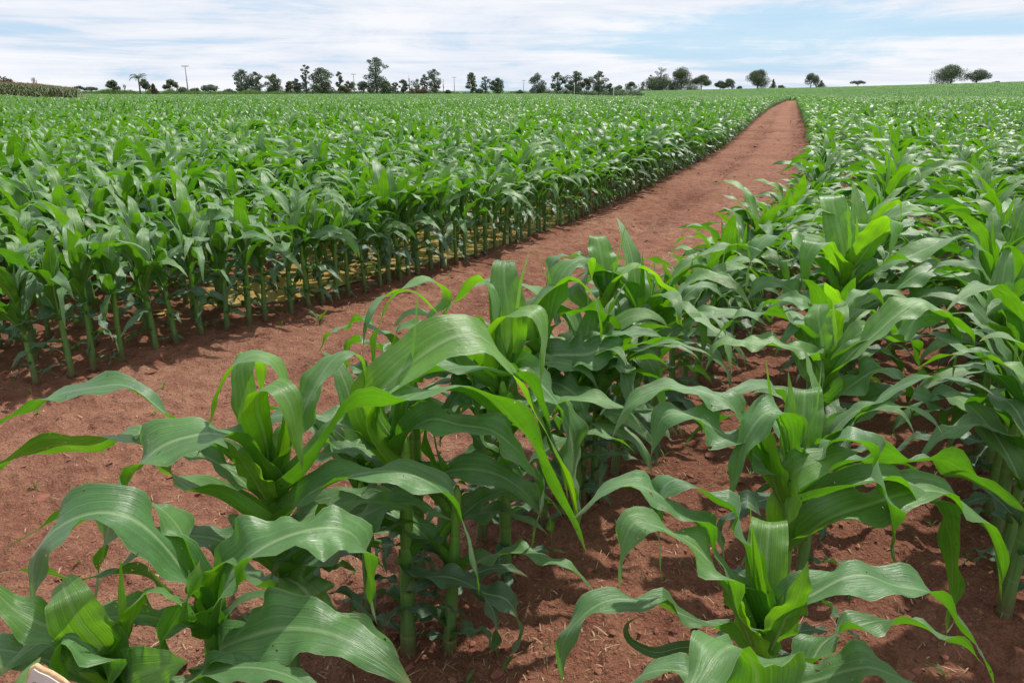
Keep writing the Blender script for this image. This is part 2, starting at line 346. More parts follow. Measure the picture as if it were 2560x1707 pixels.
# ------------------------------------------------------------------ maize leaves
def crspline(P, n):
    P = np.array(P, float); P = np.vstack([2*P[0]-P[1], P, 2*P[-1]-P[-2]]); m = len(P)-3
    seg = np.linspace(0, m, n*3); out = []
    for s in seg:
        i = min(int(s), m-1); t = s-i; a, b, c, d = P[i:i+4]
        out.append(.5*((2*b)+(c-a)*t+(2*a-5*b+4*c-d)*t*t+(3*b-a-3*c+d)*t**3))
    out = np.array(out); L = np.concatenate([[0], np.cumsum(np.linalg.norm(np.diff(out, axis=0), axis=1))])
    s = np.linspace(0, L[-1], n); return np.stack([np.interp(s, L, out[:, k]) for k in range(3)], 1), L[-1]
def blade(pts, wmax, rnd, nc=6, roll=(0, 0), base=.55, fold=.9, rip=1.0, waxis=None, peak=.35):
    """a maize blade along pts: returns V, F, UV. Front side = upper side."""
    n = len(pts); T = np.gradient(pts, axis=0); T /= np.linalg.norm(T, axis=1)[:, None]+1e-9
    hz = pts[-1]-pts[0]
    k = max(2, int(n*.6)); hz = pts[k]-pts[0]; hz[2] = 0
    if np.linalg.norm(hz) < .02: hz = np.array([1., 0, 0])
    hz /= np.linalg.norm(hz)
    w = np.cross(hz, (0, 0, 1.))
    if waxis:      # blade bends in the best-fit plane of its own midrib
        q = pts[:int(n*.9)]-pts[:int(n*.9)].mean(0); _u, sv, vt = np.linalg.svd(q, full_matrices=False)
        if sv[1] > .09*sv[0]:
            pn = vt[2]; a_ = int(np.argmax(pts[:, 2])); a_ = min(max(a_, 2), n-3)
            if np.cross(pn, T[a_])[2] < 0: pn = -pn
            w = pn
    w = w-T[0]*np.dot(w, T[0]); w /= np.linalg.norm(w)
    V = []; U = []; s = np.linspace(0, 1, n)
    prof = np.where(s < peak, base+(1-base)*np.sin(np.clip(s/peak, 0, 1)*math.pi/2), np.clip(1-np.clip((s-peak)/(1-peak), 0, 1)**1.8, 0, 1)**1.02)
    prof = np.maximum(prof, .012)
    ph = [rnd.uniform(0, 6.28) for _ in range(4)]; f1 = rnd.uniform(2.4, 4.2); f2 = rnd.uniform(5.5, 8.5)
    for i in range(n):
        if i: w = w-T[i]*np.dot(w, T[i]); w /= np.linalg.norm(w)
        ang = rad(roll[0]+(roll[1]-roll[0])*s[i])
        nn = np.cross(w, T[i]); W_ = w*math.cos(ang)+nn*math.sin(ang); N = np.cross(W_, T[i])
        hw = wmax/2*prof[i]; kk = fold*(1-sstep(.0, .32, s[i]))+.10*(1-s[i])
        amp = rip*.30*hw*sstep(.06, .3, s[i])
        for c in range(nc+1):
            q = c/nc*2-1; th = kk*abs(q)*1.2
            x = hw*q*math.cos(th); z = hw*abs(q)*math.sin(th)
            z += amp*abs(q)**1.6*(math.sin(f1*6.28*s[i]+ph[0 if q < 0 else 1])+.45*math.sin(f2*6.28*s[i]+ph[2 if q < 0 else 3]))*1.1
            z -= .10*hw*(1-abs(q))*(1-s[i])
            V.append(pts[i]+W_*x+N*z); U.append((c/nc, s[i]))
    F = []
    for i in range(n-1):
        for c in range(nc): a = i*(nc+1)+c; F.append((a, a+1, a+nc+2, a+nc+1))
    return V, F, U
def arcpath(base, az, th0, th1, L, n, p=1.3, drift=0, kink=0, ks=.5):
    P = [np.array(base, float)]; ds = L/(n-1)
    for i in range(1, n):
        s = (i-.5)/(n-1); th = rad(th0+(th1-th0)*s**p + kink*sstep(ks-.08, ks+.08, s)); a = az+drift*s*s
        P.append(P[-1]+ds*np.array([math.sin(th)*math.sin(a), math.sin(th)*math.cos(a), math.cos(th)]))
    return np.array(P)
def stalk_shape(h, r, rnd, lean=(0, 0), n=8, seg=9):
    pts = []; rs = []; nodes = sorted(rnd.uniform(.05, .9) for _ in range(4))
    zs = sorted(set([-.03, 0, .02]+[h*k/seg for k in range(1, seg+1)]))
    for z in zs:
        f = max(z, 0)/h; pts.append((lean[0]*f, lean[1]*f, z)); rs.append(r*(1.28-.5*f if z > .01 else 1.45)*(1+.06*math.sin(f*23)))
    rs[-1] *= .45
    V, F, U = tube(pts, rs, n)
    if n >= 10:    # brace roots spreading into the soil
        for k in range(6):
            a = k/6*6.28+rnd.uniform(-.3, .3); q = rnd.uniform(.028, .045); v2, f2_, u2 = tube([(r*.8*math.cos(a), r*.8*math.sin(a), .035), (q*.8*math.cos(a), q*.8*math.sin(a), .014), (q*1.15*math.cos(a), q*1.15*math.sin(a), -.02)], [.0035, .003, .002], 5)
            F = list(F)+[tuple(i+len(V) for i in f_) for f_ in f2_]; V = list(V)+v2; U = list(U)+u2
    return V, F, U
def plant_leaves(rnd, h, lod):
    """list of (kind, V, F, U, matindex) of one upright maize plant; blades in two ranks along local +-X"""
    n = {0: 26, 1: 11, 2: 7}[lod]; nc = {0: 6, 1: 3, 2: 2}[lod]; out = []
    nl = 5; hw = h*.62; side = rnd.choice((0, 1))
    # low small leaves, drooping to the ground
    for k in range(nl):
        z = h*(.07+.085*k)+rnd.uniform(-.01, .01); az = math.pi/2+math.pi*((k+side) % 2)+rnd.gauss(0, .7)
        L = h*(.22+.075*k)*rnd.uniform(.75, 1.25); P = arcpath((0, 0, z), az, rnd.uniform(35, 60), rnd.uniform(125, 175), L, n, .9, rnd.gauss(0, .8))
        P[:, 2] = np.maximum(P[:, 2], .012)
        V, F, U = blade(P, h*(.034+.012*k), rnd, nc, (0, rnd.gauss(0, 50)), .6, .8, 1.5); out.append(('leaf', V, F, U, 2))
    nm = 5
    for k in range(nm):
        f = k/(nm-1); z = hw*(.66+.34*f)+rnd.uniform(-.01, .01); az = math.pi/2+math.pi*((k+nl+side) % 2)+rnd.gauss(0, .45)
        L = h*rnd.uniform(.60, .84)*(1-.1*abs(f-.5)); th0 = rnd.uniform(22, 38)-14*f
        P = arcpath((0, 0, z), az, th0, rnd.uniform(115, 185)-14*f, L, n, rnd.uniform(1.2, 2.3), rnd.gauss(0, .5), rnd.choice((0, 0, 18, 32)), rnd.uniform(.35, .6))
        V, F, U = blade(P, h*rnd.uniform(.088, .122), rnd, nc, (0, rnd.gauss(0, 38)), .62, 1.15, 1.0); out.append(('leaf', V, F, U, 0 if f < .99 else 1))
    # whorl: upright funnel of young leaves, one or two folded over, and the rolled spike
    for k in range(3):
        az = math.pi/2+math.pi*((k+side) % 2)+rnd.gauss(0, .6); L = h*rnd.uniform(.42, .60); 
        P = arcpath((0, 0, hw*(.93+.05*k)), az, rnd.uniform(6, 20), rnd.uniform(120, 185) if k < 2 else rnd.uniform(40, 120), L, n, rnd.uniform(1.7, 3.2), rnd.gauss(0, .4))
        V, F, U = blade(P, h*rnd.uniform(.10, .13), rnd, nc, (0, rnd.gauss(0, 25)), .55, 1.35, .35); out.append(('whorl_leaf', V, F, U, 1))
    P = arcpath((0, 0, hw), rnd.uniform(0, 6.28), 3, rnd.uniform(4, 22), h*rnd.uniform(.30, .44), max(5, n//2), 1.5)
    V, F, U = blade(P, h*.036, rnd, max(2, nc//2*2), (0, 0), .8, 2.0, .1); out.append(('spike_leaf', V, F, U, 1))
    return out
def proto_merged(name, seed, h, lod, parentcol, tassel=False):
    rnd = random.Random(seed); A_ = Acc(); V, F, U = stalk_shape(h*.66, .017 if lod else .02, rnd, n=5 if lod else 8, seg=4); A_.add(V, F, U, 3)
    for kd, V, F, U, mi in plant_leaves(rnd, h, lod): A_.add(V, F, U, mi)
    o = A_.obj(name, LEAFM+[M_STALK], False); parentcol.objects.link(o); return o

# plant positions -----------------------------------------------------------------
PTS = []   # (x, y, scale, rot, rowname, ordinal-key)
rg = random.Random(11)
def infr(x, y, m=3.2): 
    a = math.degrees(math.atan2(x, y)); r = math.hypot(x, y); return abs(a) < 34.5+80/max(r, 1)/1.6 and y > 0
rowdir = lambda y: math.atan2(float(xA(y+1)-xA(y-1)), 2)
DXL, DXR = .56, .88
def fill(side, k, y0, y1, sp, hs, jit=.02):
    y = y0+rg.uniform(0, sp)
    while y < y1:
        x = float(xA(y))-k*DXL if side == 'L' else float(xB(y))+k*DXR
        x += rg.gauss(0, jit); a = rowdir(y)
        if infr(x, y): PTS.append([x, y, min(1.25, max(.62, rg.gauss(1, .095)))*hs*(1+(.28 if y > 9 else .1)*float(fbm(np.array(x), np.array(y), .22, 2, 60))), -a+rg.choice((0, math.pi))+rg.gauss(0, .55), side, k])
        y += sp*rg.uniform(.72, 1.28)*math.cos(a)
for k in range(0, 150):
    y0 = max(1.0, 4.3 if k == 0 else 4.0 if k < 3 else 1.0)
    fill('L', k, y0, 20,   .195 if k == 0 else .34 if k < 5 else .19, .86+.02*(k % 2)); fill('L', k, 20, 62, .2, .84)
fill('R', 0, 2.75, 3.9, .23, .9); fill('R', 0, 3.9, 20, .23, .80)
fill('R', 0, 20, 62, .2, .86)
fill('R', 1, 4.15, 20, .23, .96); fill('R', 1, 20, 62, .2, .86)
for k in range(4): fill('L', k, 62, 150, .27, .84); fill('R', k, 62, 150, .27, .86)
for k in range(2, 60): fill('R', k, 2.2 if k == 2 else 1.5, 20, .25, .88); fill('R', k, 20, 62, .2, .86)
# ------------------------------------------------------------------ traced foreground plants: blades follow (u, v, distance) read off the photograph
HERO = []
def hero(key, x, y, hst, label, leaves, sprd=.02, extra=()):
    HERO.append(dict(key=key, x=x, y=y, h=hst, label=label, leaves=leaves, r=sprd, extra=extra))
# leaf = (w, kind, (roll0, roll1), [(u, v, dy)...])
hero('P1', -.80, 1.27, .60, 'bottom left corner maize plant with broad cupped whorl beside the wooden board', [
 (.032, 's', (0, 0), [(300, 1640, 0), (306, 1540, .0), (303, 1470, 0), (301, 1392, 0)]),
 (.085, 'w', (0, 10), [(305, 1680, 0), (255, 1625, -.02), (205, 1565, -.04), (170, 1500, -.05), (158, 1455, 0), (175, 1440, .05)]),
 (.07, 'w', (0, 0), [(315, 1660, 0), (322, 1560, .02), (345, 1495, .03), (385, 1478, .04), (430, 1490, .03), (455, 1515, .0)]),
 (.09, 'w', (0, -10), [(290, 1700, 0), (330, 1690, -.06), (400, 1670, -.08), (470, 1650, -.10)]),
 (.085, 'l', (10, 40), [(310, 1740, 0), (350, 1680, .0), (410, 1590, .02), (460, 1510, .04), (490, 1440, .06), (500, 1400, .08)]),
 (.07, 'l', (0, 20), [(280, 1700, 0), (190, 1590, -.02), (110, 1560, -.03), (40, 1525, -.03), (-10, 1480, -.03), (-60, 1440, -.03)]),
 (.09, 'l', (0, 0), [(300, 1760, 0), (260, 1660, -.03), (210, 1600, -.05), (160, 1590, -.06), (150, 1660, -.08), (160, 1760, -.1)]),
])
hero('PB', -.66, 1.43, .62, 'left foreground maize plant with one very broad arching leaf, beside the corner plant', [
 (.125, 'l', (0, 10), [(500, 1560, 0), (560, 1450, -.02), (640, 1375, -.02), (720, 1335, .0), (815, 1315, .03), (885, 1335, .05), (915, 1400, .05), (930, 1490, .04), (942, 1560, .03)]),
 (.10, 'l', (0, 25), [(500, 1600, 0), (475, 1450, 0), (400, 1345, -.03), (310, 1285, -.05), (210, 1285, -.06), (120, 1335, -.08), (80, 1410, -.10), (85, 1480, -.11), (110, 1580, -.12), (142, 1690, -.12)]),
 (.11, 'l', (0, 0), [(510, 1680, 0), (540, 1630, -.06), (600, 1595, -.10), (700, 1568, -.12), (800, 1575, -.14), (880, 1605, -.16), (960, 1655, -.18), (1040, 1725, -.2)]),
 (.075, 'l', (0, -30), [(510, 1570, 0), (495, 1420, .04), (450, 1320, .06), (400, 1268, .06), (345, 1245, .08), (300, 1260, .1)]),
 (.05, 'l', (0, -20), [(500, 1560, 0), (440, 1400, .1), (340, 1270, .15), (252, 1240, .15), (180, 1272, .15), (100, 1320, .13), (10, 1372, .1)]),
 (.065, 'l', (0, 20), [(500, 1620, 0), (440, 1500, .12), (370, 1440, .16), (280, 1432, .18), (210, 1445, .18), (130, 1432, .18), (50, 1425, .18), (-30, 1440, .18)]),
 (.06, 'w', (0, 0), [(515, 1570, 0), (530, 1470, 0), (545, 1420, .0), (570, 1400, -.02), (600, 1420, -.04)]),
 (.03, 's', (0, 0), [(510, 1560, 0), (600, 1500, .02), (680, 1480, .02), (720, 1475, .02)]),
], .025)
hero('PA', -.64, 1.82, .74, 'tall left foreground maize plant with folded-over whorl and long leaves both sides', [
 (.075, 'w', (0, 0), [(684, 1200, 0), (662, 1100, .0), (640, 1020, -.02), (650, 972, -.04), (690, 965, -.07), (725, 1010, -.09), (742, 1085, -.09), (757, 1175, -.08)]),
 (.105, 'w', (0, 0), [(690, 1200, 0), (735, 1080, .05), (775, 985, .10), (825, 905, .15), (870, 880, .19), (905, 905, .2), (912, 975, .2)]),
 (.08, 'w', (0, 0), [(685, 1200, 0), (712, 1040, .05), (705, 930, .05), (655, 885, .04), (600, 900, .03), (552, 970, .02), (515, 1080, .02), (482, 1165, .02)]),
 (.07, 'w', (0, 0), [(680, 1200, 0), (640, 1090, .03), (615, 990, .07), (605, 920, .10), (625, 890, .13), (650, 920, .16), (655, 1000, .17)]),
 (.045, 's', (0, 0), [(690, 1190, 0), (700, 1110, 0), (712, 1030, .0), (716, 990, 0)]),
 (.12, 'l', (0, 20), [(680, 1230, 0), (620, 1120, -.02), (545, 1080, -.04), (480, 1085, -.06), (410, 1108, -.08), (355, 1152, -.10), (305, 1225, -.12), (270, 1320, -.13), (248, 1420, -.14), (234, 1517, -.14)]),
 (.075, 'l', (0, 25), [(675, 1230, 0), (560, 1130, .08), (445, 1055, .12), (365, 990, .13), (309, 960, .14), (230, 967, .14), (130, 988, .14), (50, 1030, .12), (-40, 1085, .1), (-130, 1160, .06), (-190, 1240, .02)]),
 (.105, 'l', (0, -35), [(670, 1330, 0), (615, 1285, 0), (545, 1240, .03), (470, 1215, .05), (400, 1150, .08), (345, 1098, .1), (285, 1085, .1), (220, 1110, .1), (140, 1110, .1), (60, 1135, .08), (-40, 1170, .08), (-140, 1220, .06), (-220, 1300, .04)]),
 (.100, 'l', (0, 20), [(690, 1240, 0), (770, 1170, -.03), (825, 1075, -.02), (880, 1015, .02), (975, 1010, .06), (1065, 975, .10), (1150, 960, .14), (1230, 995, .17), (1300, 1065, .18), (1360, 1150, .18), (1405, 1240, .16), (1437, 1300, .15), (1465, 1380, .14)]),
 (.090, 'l', (0, 10), [(690, 1320, 0), (740, 1260, -.05), (800, 1215, -.07), (905, 1180, -.06), (1005, 1177, -.05), (1085, 1212, -.04), (1140, 1265, -.04), (1172, 1340, -.04), (1188, 1415, -.04), (1198, 1497, -.04)]),
 (.100, 'l', (0, 0), [(690, 1420, 0), (760, 1400, 0), (840, 1345, .0), (900, 1290, .02), (970, 1262, .04), (1050, 1262, .05), (1130, 1300, .05)]),
 (.08, 'w', (0, 0), [(680, 1260, 0), (625, 1180, -.06), (580, 1120, -.09), (560, 1100, -.10)]),
 (.09, 'l', (0, 0), [(690, 1380, 0), (650, 1330, -.03), (600, 1340, -.05), (560, 1400, -.06), (545, 1480, -.06)]),
 (.09, 'l', (0, 0), [(700, 1480, 0), (640, 1440, .08), (580, 1450, .1), (540, 1520, .12)]),
 (.09, 'l', (0, 0), [(700, 1420, 0), (760, 1470, -.05), (800, 1540, -.06), (820, 1620, -.06)]),
 (.05, 'o', (0, 30), [(715, 1560, 0), (780, 1500, .05), (850, 1480, .06), (930, 1540, .06), (975, 1620, .06)]),
 (.05, 'o', (0, 30), [(715, 1600, 0), (650, 1560, .05), (600, 1560, .08), (570, 1620, .09)]),
], .026)
hero('PC', -.33, 2.02, .76, 'foreground maize plant whose huge bright leaf rises and bends over like an arch', [
 (.135, 'w', (-35, 0), [(960, 1120, 0), (925, 1020, -.02), (985, 940, -.01), (1060, 880, .02), (1130, 840, .05), (1195, 835, .08), (1245, 875, .10), (1295, 955, .12), (1345, 1045, .12), (1400, 1140, .12), (1430, 1230, .12), (1442, 1335, .12)]),
 (.08, 'l', (0, 0), [(985, 1130, 0), (1020, 1080, -.06), (1080, 1045, -.08), (1150, 1060, -.08), (1230, 1075, -.06), (1300, 1130, -.05), (1340, 1190, -.04), (1352, 1260, -.04), (1335, 1340, -.04), (1320, 1385, -.04)]),
 (.09, 'w', (0, 0), [(975, 1110, 0), (950, 1000, .06), (935, 900, .1), (950, 800, .14), (985, 740, .16), (1040, 730, .18), (1100, 790, .2)]),
 (.085, 'l', (0, 0), [(980, 1110, 0), (1030, 960, .1), (1120, 920, .14), (1220, 915, .17), (1320, 960, .2), (1370, 1060, .2), (1400, 1150, .2), (1420, 1250, .18)]),
 (.035, 's', (0, 0), [(985, 1080, 0), (1020, 960, .02), (1035, 850, .02), (1047, 700, .03)]),
 (.07, 'w', (0, 0), [(975, 1100, 0), (945, 1040, -.03), (965, 985, -.05), (1010, 975, -.07), (1050, 1005, -.08)]),
 (.085, 'l', (0, -30), [(985, 1200, 0), (930, 1150, .03), (860, 1120, .05), (800, 1100, .08), (770, 1120, .1)]),
 (.06, 'o', (0, 30), [(1000, 1400, 0), (1040, 1440, -.08), (1120, 1440, -.1), (1190, 1470, -.12), (1235, 1530, -.13), (1240, 1600, -.13), (1200, 1680, -.13)]),
 (.055, 'o', (0, -30), [(1005, 1500, 0), (960, 1480, .04), (900, 1500, .06), (860, 1560, .08)]),
 (.09, 'l', (0, -20), [(975, 1250, 0), (940, 1290, -.03), (935, 1360, -.04), (960, 1430, -.04)]),
], .026)
hero('PD', -.20, 2.02, .60, 'maize plant with a pale lower stalk and wavy blue-green leaves at mid-bottom of the photo', [
 (.08, 'l', (0, 20), [(1075, 1250, 0), (1130, 1190, .03), (1220, 1165, .05), (1300, 1160, .06), (1345, 1200, .06)]),
 (.06, 'o', (0, 30), [(1090, 1400, 0), (1130, 1440, -.05), (1210, 1480, -.08), (1270, 1500, -.1), (1300, 1570, -.1), (1280, 1640, -.1), (1240, 1690, -.1)]),
 (.05, 'o', (0, 30), [(1100, 1600, 0), (1160, 1570, -.03), (1220, 1590, -.04), (1250, 1660, -.05)]),
 (.05, 'o', (0, -30), [(1100, 1560, 0), (1060, 1520, -.02), (990, 1530, -.03), (950, 1580, -.03)]),
 (.07, 'w', (0, 0), [(1075, 1200, 0), (1065, 1090, .02), (1085, 1040, .03), (1125, 1030, .03), (1150, 1080, .02)]),
 (.07, 'l', (0, 0), [(1075, 1230, 0), (1010, 1170, .0), (950, 1190, .0), (900, 1240, .0)]),
 (.035, 's', (0, 0), [(1075, 1180, 0), (1085, 1090, 0), (1090, 1010, 0)]),
], .022)
hero('PH', -.34, 2.42, .78, 'maize plant behind the huge arching leaf, drooping two leaves over the path', [
 (.105, 'w', (0, 0), [(1015, 940, 0), (1040, 840, .05), (1110, 745, .12), (1075, 700, .12), (995, 725, .08), (938, 762, .04), (912, 825, .02), (905, 905, .02)]),
 (.07, 'l', (0, 0), [(1010, 940, 0), (975, 850, .05), (915, 803, .06), (857, 815, .06), (819, 842, .06), (795, 880, .06)]),
 (.07, 'l', (0, 0), [(1010, 950, 0), (940, 860, .15), (900, 850, .18), (860, 880, .18), (845, 930, .18)]),
 (.034, 's', (0, 0), [(1020, 940, 0), (1037, 852, 0), (1045, 783, 0), (1049, 702, 0)]),
 (.10, 'l', (0, 0), [(1015, 960, 0), (1060, 900, -.05), (1110, 880, -.08), (1160, 920, -.1), (1190, 980, -.12), (1200, 1060, -.12)]),
 (.09, 'w', (0, 0), [(1015, 940, 0), (985, 870, -.04), (1000, 820, -.06), (1040, 815, -.08), (1070, 860, -.1)]),
 (.09, 'l', (0, 0), [(1010, 980, 0), (950, 960, -.02), (900, 990, -.02), (870, 1060, -.02), (860, 1120, -.02)]),
], .024)
hero('PE', -.02, 2.38, .80, 'centre maize plant with square-topped upright leaf and hanging pointed leaves', [
 (.105, 'w', (0, 0), [(1265, 950, 0), (1150, 880, .0), (1110, 800, .03), (1150, 735, .06), (1205, 700, .08), (1235, 740, .04), (1245, 810, .02), (1262, 880, .0), (1280, 915, .0)]),
 (.10, 'w', (0, 0), [(1270, 940, 0), (1272, 800, .05), (1262, 720, .09), (1260, 660, .15), (1268, 655, .2), (1275, 700, .24)]),
 (.10, 'w', (0, 0), [(1265, 960, 0), (1230, 850, 0), (1262, 790, -.02), (1315, 775, -.04), (1352, 805, -.06), (1359, 878, -.08), (1351, 955, -.08)]),
 (.10, 'l', (0, 10), [(1265, 970, 0), (1290, 920, -.02), (1355, 960, -.06), (1415, 1044, -.09), (1438, 1157, -.1), (1440, 1270, -.1), (1448, 1350, -.1)]),
 (.09, 'l', (0, 0), [(1265, 1000, 0), (1210, 960, -.05), (1150, 980, -.08), (1110, 1050, -.1), (1100, 1120, -.1)]),
 (.03, 's', (0, 0), [(1270, 930, 0), (1285, 850, 0), (1300, 720, .02), (1324, 622, .03)]),
 (.09, 'l', (0, 0), [(1270, 1040, 0), (1330, 1000, .05), (1380, 1010, .08), (1400, 1080, .08)]),
 (.05, 'o', (0, 40), [(1270, 1250, 0), (1330, 1230, 0), (1370, 1280, 0), (1380, 1370, 0)]),
], .024)
hero('PF', .12, 2.78, .82, 'maize plant with long thin spike and pale leaves arching right', [
 (.10, 'w', (0, 0), [(1350, 860, 0), (1330, 790, .02), (1374, 725, .05), (1440, 702, .06), (1485, 744, .04), (1500, 821, .02), (1497, 925, .02)]),
 (.11, 'w', (0, 0), [(1355, 850, 0), (1385, 740, .06), (1412, 675, .1), (1450, 648, .14), (1475, 650, .18), (1480, 700, .2)]),
 (.11, 'l', (0, 0), [(1350, 900, 0), (1365, 890, -.03), (1412, 885, -.05), (1465, 885, -.05), (1515, 870, -.03), (1560, 900, -.02), (1580, 960, -.02)]),
 (.035, 's', (0, 0), [(1355, 850, 0), (1372, 740, 0), (1355, 660, 0), (1332, 597, 0)]),
 (.09, 'l', (0, 0), [(1350, 880, 0), (1390, 800, .1), (1450, 770, .14), (1520, 790, .16), (1560, 850, .16)]),
 (.09, 'l', (0, 0), [(1350, 880, 0), (1310, 850, -.04), (1250, 850, -.08), (1200, 890, -.1), (1180, 960, -.1)]),
 (.09, 'l', (0, 0), [(1355, 940, 0), (1400, 960, -.1), (1450, 1000, -.14), (1470, 1080, -.15)]),
 (.05, 'o', (0, 40), [(1350, 1120, 0), (1400, 1090, 0), (1450, 1130, 0), (1460, 1210, 0)]),
], .024)
hero('PG', .42, 3.28, .82, 'maize plant with two long bright leaves curving right on right path edge', [
 (.11, 'l', (0, 0), [(1515, 780, 0), (1450, 720, 0), (1470, 685, .03), (1527, 676, .06), (1570, 722, .07), (1592, 783, .07), (1583, 840, .07)]),
 (.11, 'w', (0, 0), [(1515, 760, 0), (1546, 690, .02), (1600, 668, .05), (1658, 706, .07), (1692, 764, .08), (1699, 825, .08), (1686, 885, .08)]),
 (.09, 'l', (0, 0), [(1515, 770, 0), (1480, 680, .05), (1430, 640, .05), (1385, 650, .05), (1370, 700, .05), (1365, 740, .05)]),
 (.11, 'w', (0, 0), [(1518, 750, 0), (1510, 680, .05), (1500, 620, .1), (1490, 590, .16), (1485, 620, .2)]),
 (.035, 's', (0, 0), [(1518, 750, 0), (1535, 680, 0), (1555, 600, 0), (1570, 540, 0)]),
 (.10, 'l', (0, 0), [(1515, 800, 0), (1560, 790, -.05), (1610, 800, -.08), (1640, 860, -.1), (1645, 920, -.1)]),
 (.10, 'l', (0, 0), [(1510, 820, 0), (1460, 820, -.08), (1420, 860, -.1), (1400, 930, -.1)]),
], .024)
hero('R1', .56, 1.40, .62, 'right foreground maize plant with upright folded whorl leaf and long leaves fanning left and right', [
 (.072, 'w', (0, 0), [(1920, 1570, 0), (1915, 1480, .03), (1917, 1390, .07), (1922, 1320, .11), (1924, 1303, .15), (1924, 1330, .19), (1922, 1400, .21)]),
 (.035, 's', (0, 0), [(1910, 1560, 0), (1888, 1470, 0), (1880, 1370, 0), (1876, 1240, 0)]),
 (.030, 's', (0, 0), [(1915, 1550, 0), (1905, 1480, -.01), (1895, 1400, -.01), (1880, 1310, -.01)]),
 (.085, 'l', (0, 10), [(1905, 1590, 0), (1850, 1455, .02), (1786, 1363, .04), (1730, 1295, .05), (1670, 1250, .06), (1615, 1218, .06), (1560, 1212, .06), (1505, 1228, .06), (1455, 1275, .05), (1432, 1300, .05)]),
 (.090, 'l', (0, 10), [(1905, 1610, 0), (1840, 1510, -.03), (1790, 1420, -.04), (1740, 1365, -.04), (1685, 1332, -.04), (1630, 1310, -.04), (1585, 1305, -.05), (1560, 1350, -.06), (1553, 1400, -.06), (1550, 1465, -.06)]),
 (.075, 'l', (0, 0), [(1905, 1560, 0), (1875, 1400, .05), (1845, 1285, .08), (1790, 1255, .09), (1735, 1212, .1), (1685, 1196, .1), (1650, 1230, .1), (1643, 1290, .1), (1648, 1370, .1), (1656, 1462, .1)]),
 (.085, 'l', (0, 10), [(1925, 1610, 0), (1975, 1520, -.02), (2045, 1475, -.02), (2110, 1440, -.02), (2170, 1435, -.01), (2235, 1460, .0), (2325, 1480, .0), (2395, 1535, -.01), (2445, 1615, -.02), (2487, 1715, -.03)]),
 (.08, 'l', (0, 0), [(1930, 1690, 0), (2010, 1665, .04), (2060, 1600, .08), (2140, 1560, .1), (2230, 1548, .12), (2330, 1575, .12), (2410, 1610, .11), (2462, 1665, .1)]),
 (.085, 'w', (0, 0), [(1930, 1640, 0), (1955, 1560, -.04), (1990, 1500, -.06), (2010, 1440, -.06), (2020, 1400, -.05)]),
 (.08, 'l', (0, 0), [(1920, 1720, 0), (1990, 1710, -.03), (2060, 1690, -.05), (2120, 1672, -.06), (2185, 1668, -.07), (2260, 1700, -.08), (2330, 1750, -.08)]),
 (.07, 'l', (0, 25), [(1900, 1680, 0), (1830, 1590, .05), (1760, 1555, .06), (1690, 1525, .06), (1630, 1505, .06), (1570, 1495, .05), (1510, 1502, .04), (1455, 1540, .02), (1415, 1590, .0), (1402, 1650, 0), (1412, 1725, 0)]),
 (.085, 'w', (0, 0), [(1900, 1650, 0), (1860, 1560, -.03), (1825, 1480, -.05), (1800, 1430, -.06)]),
 (.03, 'o', (0, 40), [(1890, 1700, 0), (1740, 1620, .2), (1640, 1630, .25), (1575, 1600, .25), (1570, 1560, .25), (1620, 1530, .25)]),
], .024)
hero('R0', .40, 1.06, .50, 'maize plant cut off by the bottom edge, only broad nearest leaves showing', [
 (.11, 'l', (0, 0), [(1900, 1860, 0), (1893, 1720, 0), (1875, 1640, .0), (1835, 1610, -.03), (1790, 1640, -.08), (1745, 1710, -.13), (1700, 1800, -.17)]),
 (.07, 'l', (0, 0), [(1850, 1860, 0), (1800, 1740, .02), (1730, 1685, .03), (1660, 1672, .04), (1600, 1690, .04), (1550, 1740, .03)]),
 (.06, 'w', (0, 0), [(1860, 1860, 0), (1960, 1770, .02), (2060, 1720, .02), (2130, 1740, .0)]),
], .022)
